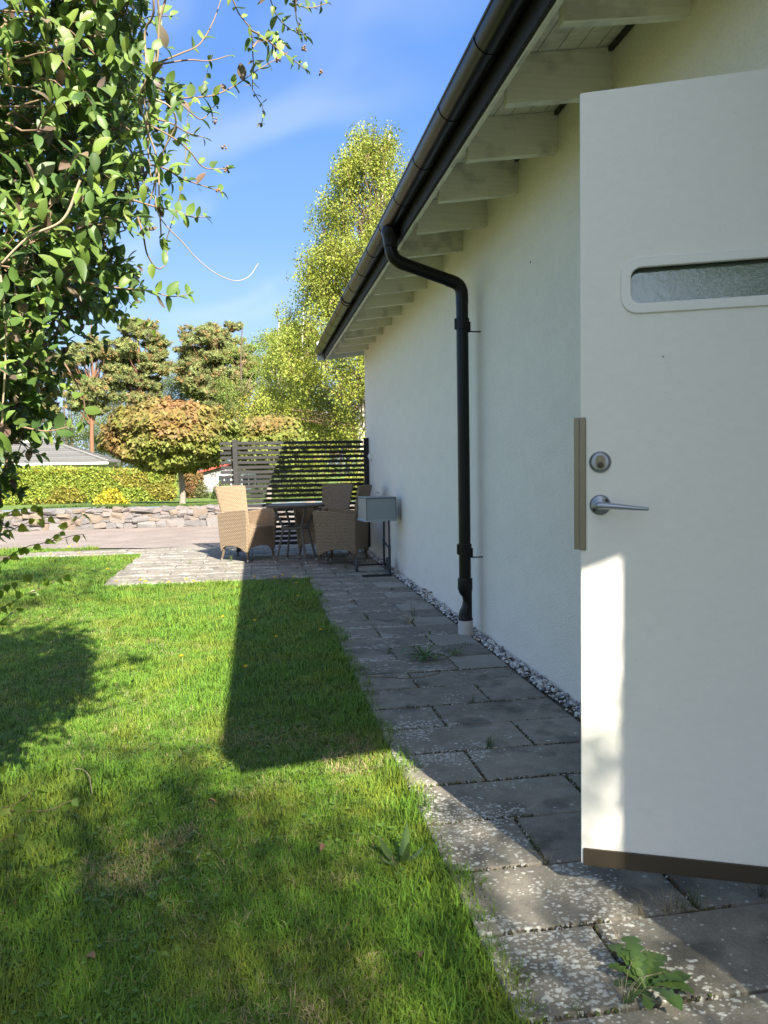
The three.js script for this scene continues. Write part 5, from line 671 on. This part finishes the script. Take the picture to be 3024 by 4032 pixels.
  const shoots = [
    [[[-0.2, 2.5, -1.95], [-0.037, 2.347, -1.95], [-0.011, 2.306, -1.98], [0.018, 2.287, -2.01], [0.02, 2.259, -2.04], [0.022, 2.221, -2.07], [0.018, 2.185, -2.1], [0.046, 2.152, -2.13], [0.041, 2.126, -2.16]], 0.026, 0.68, 0.86],
    [[[0.017, 2.254, -1.95], [0.05, 2.254, -1.98], [0.085, 2.243, -2.01], [0.121, 2.237, -2.04], [0.153, 2.231, -2.07]], 0.022, 0.68, 1.00],
    [[[0.02, 2.213, -1.95], [0.04, 2.249, -1.98], [0.075, 2.262, -2.01], [0.106, 2.27, -2.04]], 0.024, 0.68, 1.00],
    [[[-0.1, 2.52, -1.95], [0.057, 2.345, -1.95], [0.081, 2.308, -1.98], [0.111, 2.298, -2.01], [0.153, 2.298, -2.04]], 0.024, 0.74, 0.98],
    [[[0.0, 2.55, -1.95], [0.124, 2.351, -1.95], [0.129, 2.302, -1.98], [0.148, 2.286, -2.01]], 0.024, 0.68, 0.98],
    [[[0.0, 2.5, -1.95], [0.105, 2.344, -1.95], [0.13, 2.34, -1.98], [0.167, 2.351, -2.01], [0.211, 2.383, -2.04]], 0.024, 0.68, 0.98],
    [[[-0.26, 2.1, -2.02], [-0.166, 2.131, -2.055], [-0.083, 2.157, -2.085], [-0.027, 2.199, -2.115], [0.036, 2.259, -2.145], [0.083, 2.303, -2.175]], 0.034, 1.00, 0.98],
    [[[-0.2, 2.18, -1.98], [-0.155, 2.207, -1.99], [-0.111, 2.247, -2.02], [-0.076, 2.321, -2.05], [-0.057, 2.39, -2.08]], 0.048, 0.94, 0.57],
    [[[-0.2, 2.17, -1.97], [-0.133, 2.189, -1.98], [-0.087, 2.205, -2.01], [-0.039, 2.236, -2.04]], 0.072, 0.54, 0.34],
    [[[-0.22, 1.96, -1.8], [-0.158, 1.934, -1.817], [-0.126, 1.917, -1.847], [-0.102, 1.898, -1.877], [-0.049, 1.908, -1.907]], 0.040, 0.88, 0.69],
    [[[-0.24, 1.91, -1.9], [-0.187, 1.902, -1.911], [-0.163, 1.896, -1.941], [-0.128, 1.894, -1.971], [-0.072, 1.888, -2.001]], 0.029, 0.94, 0.98],
    [[[-0.26, 1.8, -1.82], [-0.204, 1.789, -1.833], [-0.167, 1.792, -1.863], [-0.134, 1.789, -1.893], [-0.104, 1.799, -1.923]], 0.029, 0.94, 1.00],
    [[[-0.24, 1.75, -1.78], [-0.23, 1.712, -1.782], [-0.226, 1.677, -1.812], [-0.209, 1.655, -1.842], [-0.195, 1.672, -1.872], [-0.192, 1.711, -1.902]], 0.048, 1.00, 0.69],
    [[[-0.4, 1.62, -1.81], [-0.34, 1.61, -1.814], [-0.286, 1.609, -1.844], [-0.237, 1.612, -1.874], [-0.187, 1.606, -1.904], [-0.152, 1.618, -1.934]], 0.029, 1.00, 1.00],
    [[[-0.22, 2.14, -2.02], [-0.183, 2.125, -2.028], [-0.142, 2.102, -2.058], [-0.115, 2.097, -2.088], [-0.08, 2.147, -2.118]], 0.032, 0.88, 0.69],
    [[[-0.22, 2.05, -1.99], [-0.182, 2.045, -1.999], [-0.152, 2.04, -2.029], [-0.11, 2.04, -2.059]], 0.029, 0.88, 0.80],
    [[[-0.42, 1.44, -1.85], [-0.4, 1.4, -1.86], [-0.385, 1.35, -1.87], [-0.395, 1.31, -1.88]], 0.032, 1.00, 1.00],
    [[[-0.52, 1.3, -1.85], [-0.47, 1.29, -1.87], [-0.425, 1.3, -1.88]], 0.029, 1.00, 1.00],
  ];
  for (const [pts, gap, sc, share] of shoots) { const c = pol(pts); dress(c, gap, sc, true, share); stems.push(taper(c, 0.0024, 0.0011, 24, 5)); }
  part('stems', mg(stems), M.twig, t).position.copy(B).negate();
  // long pale vines hanging in front
  const vines = [[[-0.16, 2.6, -1.6], [-0.17, 2.165, -1.66], [-0.171, 2.12, -1.69], [-0.18, 2.076, -1.72], [-0.206, 2.02, -1.75], [-0.219, 2.008, -1.78], [-0.216, 1.971, -1.81], [-0.22, 1.905, -1.84], [-0.219, 1.855, -1.87]], [[-0.165, 2.6, -1.6], [-0.175, 2.15, -1.635], [-0.18, 2.114, -1.665], [-0.2, 2.101, -1.695], [-0.205, 2.016, -1.725], [-0.224, 1.996, -1.755], [-0.214, 1.939, -1.785], [-0.198, 1.888, -1.815], [-0.2, 1.811, -1.845], [-0.202, 1.74, -1.875]],
    [[-0.14, 2.6, -1.6], [-0.15, 2.165, -1.657], [-0.171, 2.11, -1.687], [-0.18, 2.054, -1.717], [-0.204, 1.998, -1.747], [-0.161, 1.985, -1.777], [-0.154, 1.964, -1.807], [-0.178, 1.932, -1.837], [-0.204, 1.894, -1.867], [-0.218, 1.85, -1.897], [-0.242, 1.8, -1.927], [-0.245, 1.777, -1.957]],
    [[-0.197, 1.883, -1.802], [-0.204, 1.78, -1.832], [-0.182, 1.75, -1.862], [-0.159, 1.733, -1.892], [-0.13, 1.705, -1.922], [-0.086, 1.675, -1.952], [-0.039, 1.664, -1.982], [-0.005, 1.682, -2.012], [0.02, 1.723, -2.042]],
    [[-0.32, 1.76, -1.6], [-0.36, 1.69, -1.62], [-0.43, 1.66, -1.64], [-0.5, 1.6, -1.66], [-0.56, 1.56, -1.7]], [[-0.5, 1.9, -1.7], [-0.51, 1.7, -1.7], [-0.5, 1.5, -1.71], [-0.52, 1.3, -1.72]]];
  vines.forEach((v, i) => part('vine', taper(pol(v), i === 3 ? 0.0016 : 0.003, i === 3 ? 0.0007 : 0.0018, 60, 7), M.vine, t).position.copy(B).negate());
  // dried flower heads at the ends of shoots
  for (const p of [[-0.049, 1.908, -1.907], [-0.072, 1.888, -2.001], [0.15, 2.27, -2.05], [0.09, 2.3, -2.17], [0.2, 2.24, -2.1], [-0.06, 2.03, -2.08], [-0.08, 2.1, -2.1], [0.14, 2.3, -2.02]]) { const list = []; for (let k = 0; k < 7; k++) list.push(new THREE.IcosahedronGeometry(0.0026 + 0.0012 * r(), 0).translate(p[0] + (r() - 0.5) * 0.012, p[1] + (r() - 0.5) * 0.012, p[2] + (r() - 0.5) * 0.012)); part('seed_head', mg(list), M.twig, t).position.copy(B).negate(); }
  // the 300 leaves that show largest are parts of their own
  camera.updateMatrixWorld(true); camera.updateProjectionMatrix(); const pm = new THREE.Matrix4().multiplyMatrices(camera.projectionMatrix, camera.matrixWorldInverse), v = V(0, 0, 0);
  for (const l of leaves) { v.copy(l.p).applyMatrix4(pm); l.in = Math.abs(v.x) < 0.98 && Math.abs(v.y) < 0.98; l.d = l.p.distanceTo(camera.position); l.p.sub(B); }
  const near = leaves.filter((l) => l.in).sort((a, b) => a.d / a.s - b.d / b.s).slice(0, 300), set = new Set(near);
  const mats = [...honeyGreens, ...honeyBronze].flatMap((c) => [0.85, 1.1].map((k) => leafMat({ color: rgb(c[0] * k, c[1] * k, c[2] * k), roughness: 0.5, transmission: 0.4, specularIntensity: 0.65 })));
  const mr = rng(3); for (const l of near) { const red = l.c.r > l.c.g * 1.02, o = part('leaf', honeyLeaf[l.g], mats[red ? 8 + Math.floor(mr() * 4) : Math.floor(mr() * 8)], t); o.position.copy(l.p); o.quaternion.copy(l.q); o.scale.setScalar(l.s); }
  const hm = leafMat({ roughness: 0.5, transmission: 0.4, specularIntensity: 0.65 }); honeyLeaf.forEach((g, i) => instanced('foliage', g, hm, leaves.filter((l) => !set.has(l) && l.g === i), t));
  console.log('honeysuckle leaves', leaves.length);
}

/* ------------------------------------------------------------------ birches of the garden: one at the left with drooping twigs in view, one behind the camera that throws the dappled shade */
const nearClusters = [0, 1, 2].map((k) => cluster(15, 0.2, birchLeaf[0], 1200 + k, { hang: -0.7 }));
const nearBirchM = leafMat({ roughness: 0.5, transmission: 0.45 });
{
  const r = rng(701), blobs = ellBlobs(r, 38, [1.2, 5.5, -0.7], [1.5, 1.7, 1.3], 0.45, 24, 0.2);
  const t = broadTree({ name: 'weeping_birch', label: 'birch at the left edge, only its drooping leafy twigs in view', base: [-2.3, -0.02, -1.2], trunk: [[0, -0.1, 0], [0.1, 2, -0.1], [0.5, 4.5, -0.3], [1.1, 7.0, -0.6]], r0: 0.13, blobs, leaf: nearClusters, mat: nearBirchM, bark: M.birchBark, seed: 702, color: (q) => vary(q, [0.14, 0.2, 0.03], 0.25, 0.1) });
  const B = V(-2.3, -0.02, -1.2), tw = [
    [[-0.881, 0.868, -2.6], [-0.825, 0.9, -2.6], [-0.776, 0.935, -2.61], [-0.741, 0.953, -2.6], [-0.712, 0.964, -2.59], [-0.675, 0.969, -2.6], [-0.647, 0.988, -2.61], [-0.608, 1.013, -2.6], [-0.574, 1.041, -2.6], [-0.557, 1.056, -2.6]], [[-0.656, 0.975, -2.6], [-0.624, 0.981, -2.59], [-0.588, 0.989, -2.6], [-0.555, 0.993, -2.6]],
    [[-0.865, 0.97, -2.6], [-0.807, 0.995, -2.6], [-0.777, 1.011, -2.6], [-0.737, 1.029, -2.6], [-0.709, 1.04, -2.6], [-0.658, 1.051, -2.6]], [[-0.863, 1.013, -2.6], [-0.805, 1.046, -2.6], [-0.767, 1.074, -2.6], [-0.724, 1.08, -2.6], [-0.684, 1.086, -2.6]],
    [[-0.888, 0.726, -2.6], [-0.804, 0.769, -2.6], [-0.764, 0.791, -2.6], [-0.724, 0.812, -2.6], [-0.686, 0.823, -2.6], [-0.653, 0.841, -2.6], [-0.617, 0.862, -2.6]], [[-0.89, 0.677, -2.6], [-0.82, 0.72, -2.6], [-0.768, 0.757, -2.6]], [[-0.873, 0.806, -2.6], [-0.815, 0.826, -2.6], [-0.794, 0.84, -2.6], [-0.768, 0.846, -2.6], [-0.743, 0.847, -2.6]],
    [[-0.671, 0.386, -1.9], [-0.619, 0.403, -1.9], [-0.592, 0.409, -1.9], [-0.569, 0.422, -1.9], [-0.546, 0.441, -1.9], [-0.534, 0.442, -1.9]], [[-0.653, 0.404, -1.9], [-0.619, 0.402, -1.9], [-0.568, 0.393, -1.9], [-0.524, 0.39, -1.9], [-0.5, 0.392, -1.9], [-0.468, 0.406, -1.9], [-0.454, 0.411, -1.9]],
    [[-0.674, 0.306, -1.9], [-0.623, 0.325, -1.9], [-0.593, 0.339, -1.9], [-0.578, 0.336, -1.9]], [[-0.666, 0.478, -1.9], [-0.615, 0.495, -1.9], [-0.594, 0.502, -1.9]],
    [[-0.3, 2.0, -2.9], [-0.22, 2.2, -2.8], [-0.19, 2.45, -2.8], [-0.14, 2.52, -2.78], [-0.11, 2.6, -2.76]], [[-0.5, 1.72, -2.4], [-0.4, 1.66, -2.42], [-0.33, 1.64, -2.44], [-0.27, 1.61, -2.46]]];
  const lm = [[0.2, 0.3, 0.04], [0.15, 0.25, 0.035], [0.25, 0.33, 0.045]].map((c) => leafMat({ color: rgb(...c), roughness: 0.5, transmission: 0.5 }));
  const strands = [[[-1.7, 4.6, -1.6], [-1.4, 4.0, -2.2], [-1.05, 2.9, -2.5], [-0.95, 1.6, -2.6], [-0.9, 0.65, -2.6]], [[-1.8, 4.3, -1.5], [-1.3, 3.4, -1.7], [-0.86, 2.4, -1.85], [-0.76, 1.2, -1.9], [-0.68, 0.3, -1.9]]];
  for (const s of strands) part('hanging_branch', taper(s.map((p) => V(...p)), 0.011, 0.002, 40, 6), M.twig, t).position.copy(B).negate();
  tw.forEach((p, i) => { const c = new THREE.CatmullRomCurve3(p.map((q) => V(...q))), L = c.getLength(), tg = part('twig', taper(p.map((q) => V(...q)), 0.0018, 0.0007, 20, 5), M.twig, t); tg.position.copy(B).negate();
    const n = Math.round(L / 0.03); for (let k = 1; k <= n; k++) { const u = k / n, q = c.getPointAt(u), d = c.getTangentAt(u); const ax = V((r() - 0.5) * 1.3 + d.x * 0.5, -0.8 + r() * 1.1, (r() - 0.5) * 0.9), o = part('leaf', birchLeaf[Math.floor(r() * 3)], lm[Math.floor(r() * 3)], tg); o.position.copy(q); o.quaternion.copy(leafAt(q, ax, V((r() - 0.5) * 1.6, 0.3 + r() - 0.4, 0.9), (r() - 0.5) * 1.6)); o.scale.setScalar((i < 7 ? 0.85 : 0.6) + 0.45 * r()); } });
}
{
  const r = rng(711), blobs = ellBlobs(r, 140, [0.1, 4.88, 0.1], [2.5, 1.6, 1.7], 0.55, 23, 0.1);
  broadTree({ name: 'shade_birch', label: 'birch behind the camera, out of view, that dapples the near lawn', base: [1.55, -0.02, 5.3], trunk: [[0.9, -0.1, 0.3], [0.7, 2.2, 0.2], [0.2, 4.4, 0.05], [0.1, 6.4, 0]], r0: 0.14, blobs, leaf: nearClusters, mat: nearBirchM, bark: M.birchBark, seed: 712, color: (q) => vary(q, [0.14, 0.2, 0.03], 0.25, 0.1) });
}

for (const [label, base, h, c, R, n, sd] of [['leafy garden tree behind the camera at the right, mirrored in the door window', [6.5, -0.02, 12.5], 8, [0, 4.6, 0], [3.2, 3.6, 2.4], 60, 721], ['leafy garden tree behind the camera in the middle', [-1.5, -0.02, 13.5], 8, [0, 4.4, 0], [3.2, 3.6, 2.4], 60, 722], ['leafy garden tree behind the camera at the left', [-8.5, -0.02, 9.5], 8, [0, 4.2, 0], [3.2, 3.6, 2.6], 60, 723]])
  broadTree({ name: 'garden_tree', label, base, trunk: [[0, -0.1, 0], [0.1, h * 0.35, 0.05], [-0.05, h * 0.7, 0], [0.1, h * 0.95, 0]], r0: 0.16, blobs: ellBlobs(rng(sd), n, c, R, 0.8, 26, 0.3), leaf: birchClusters, mat: farLeafM, bark: M.bark, seed: sd + 5, color: (q) => vary(q, [0.15, 0.22, 0.035], 0.28, 0.12) });

renderer.render(scene, camera);
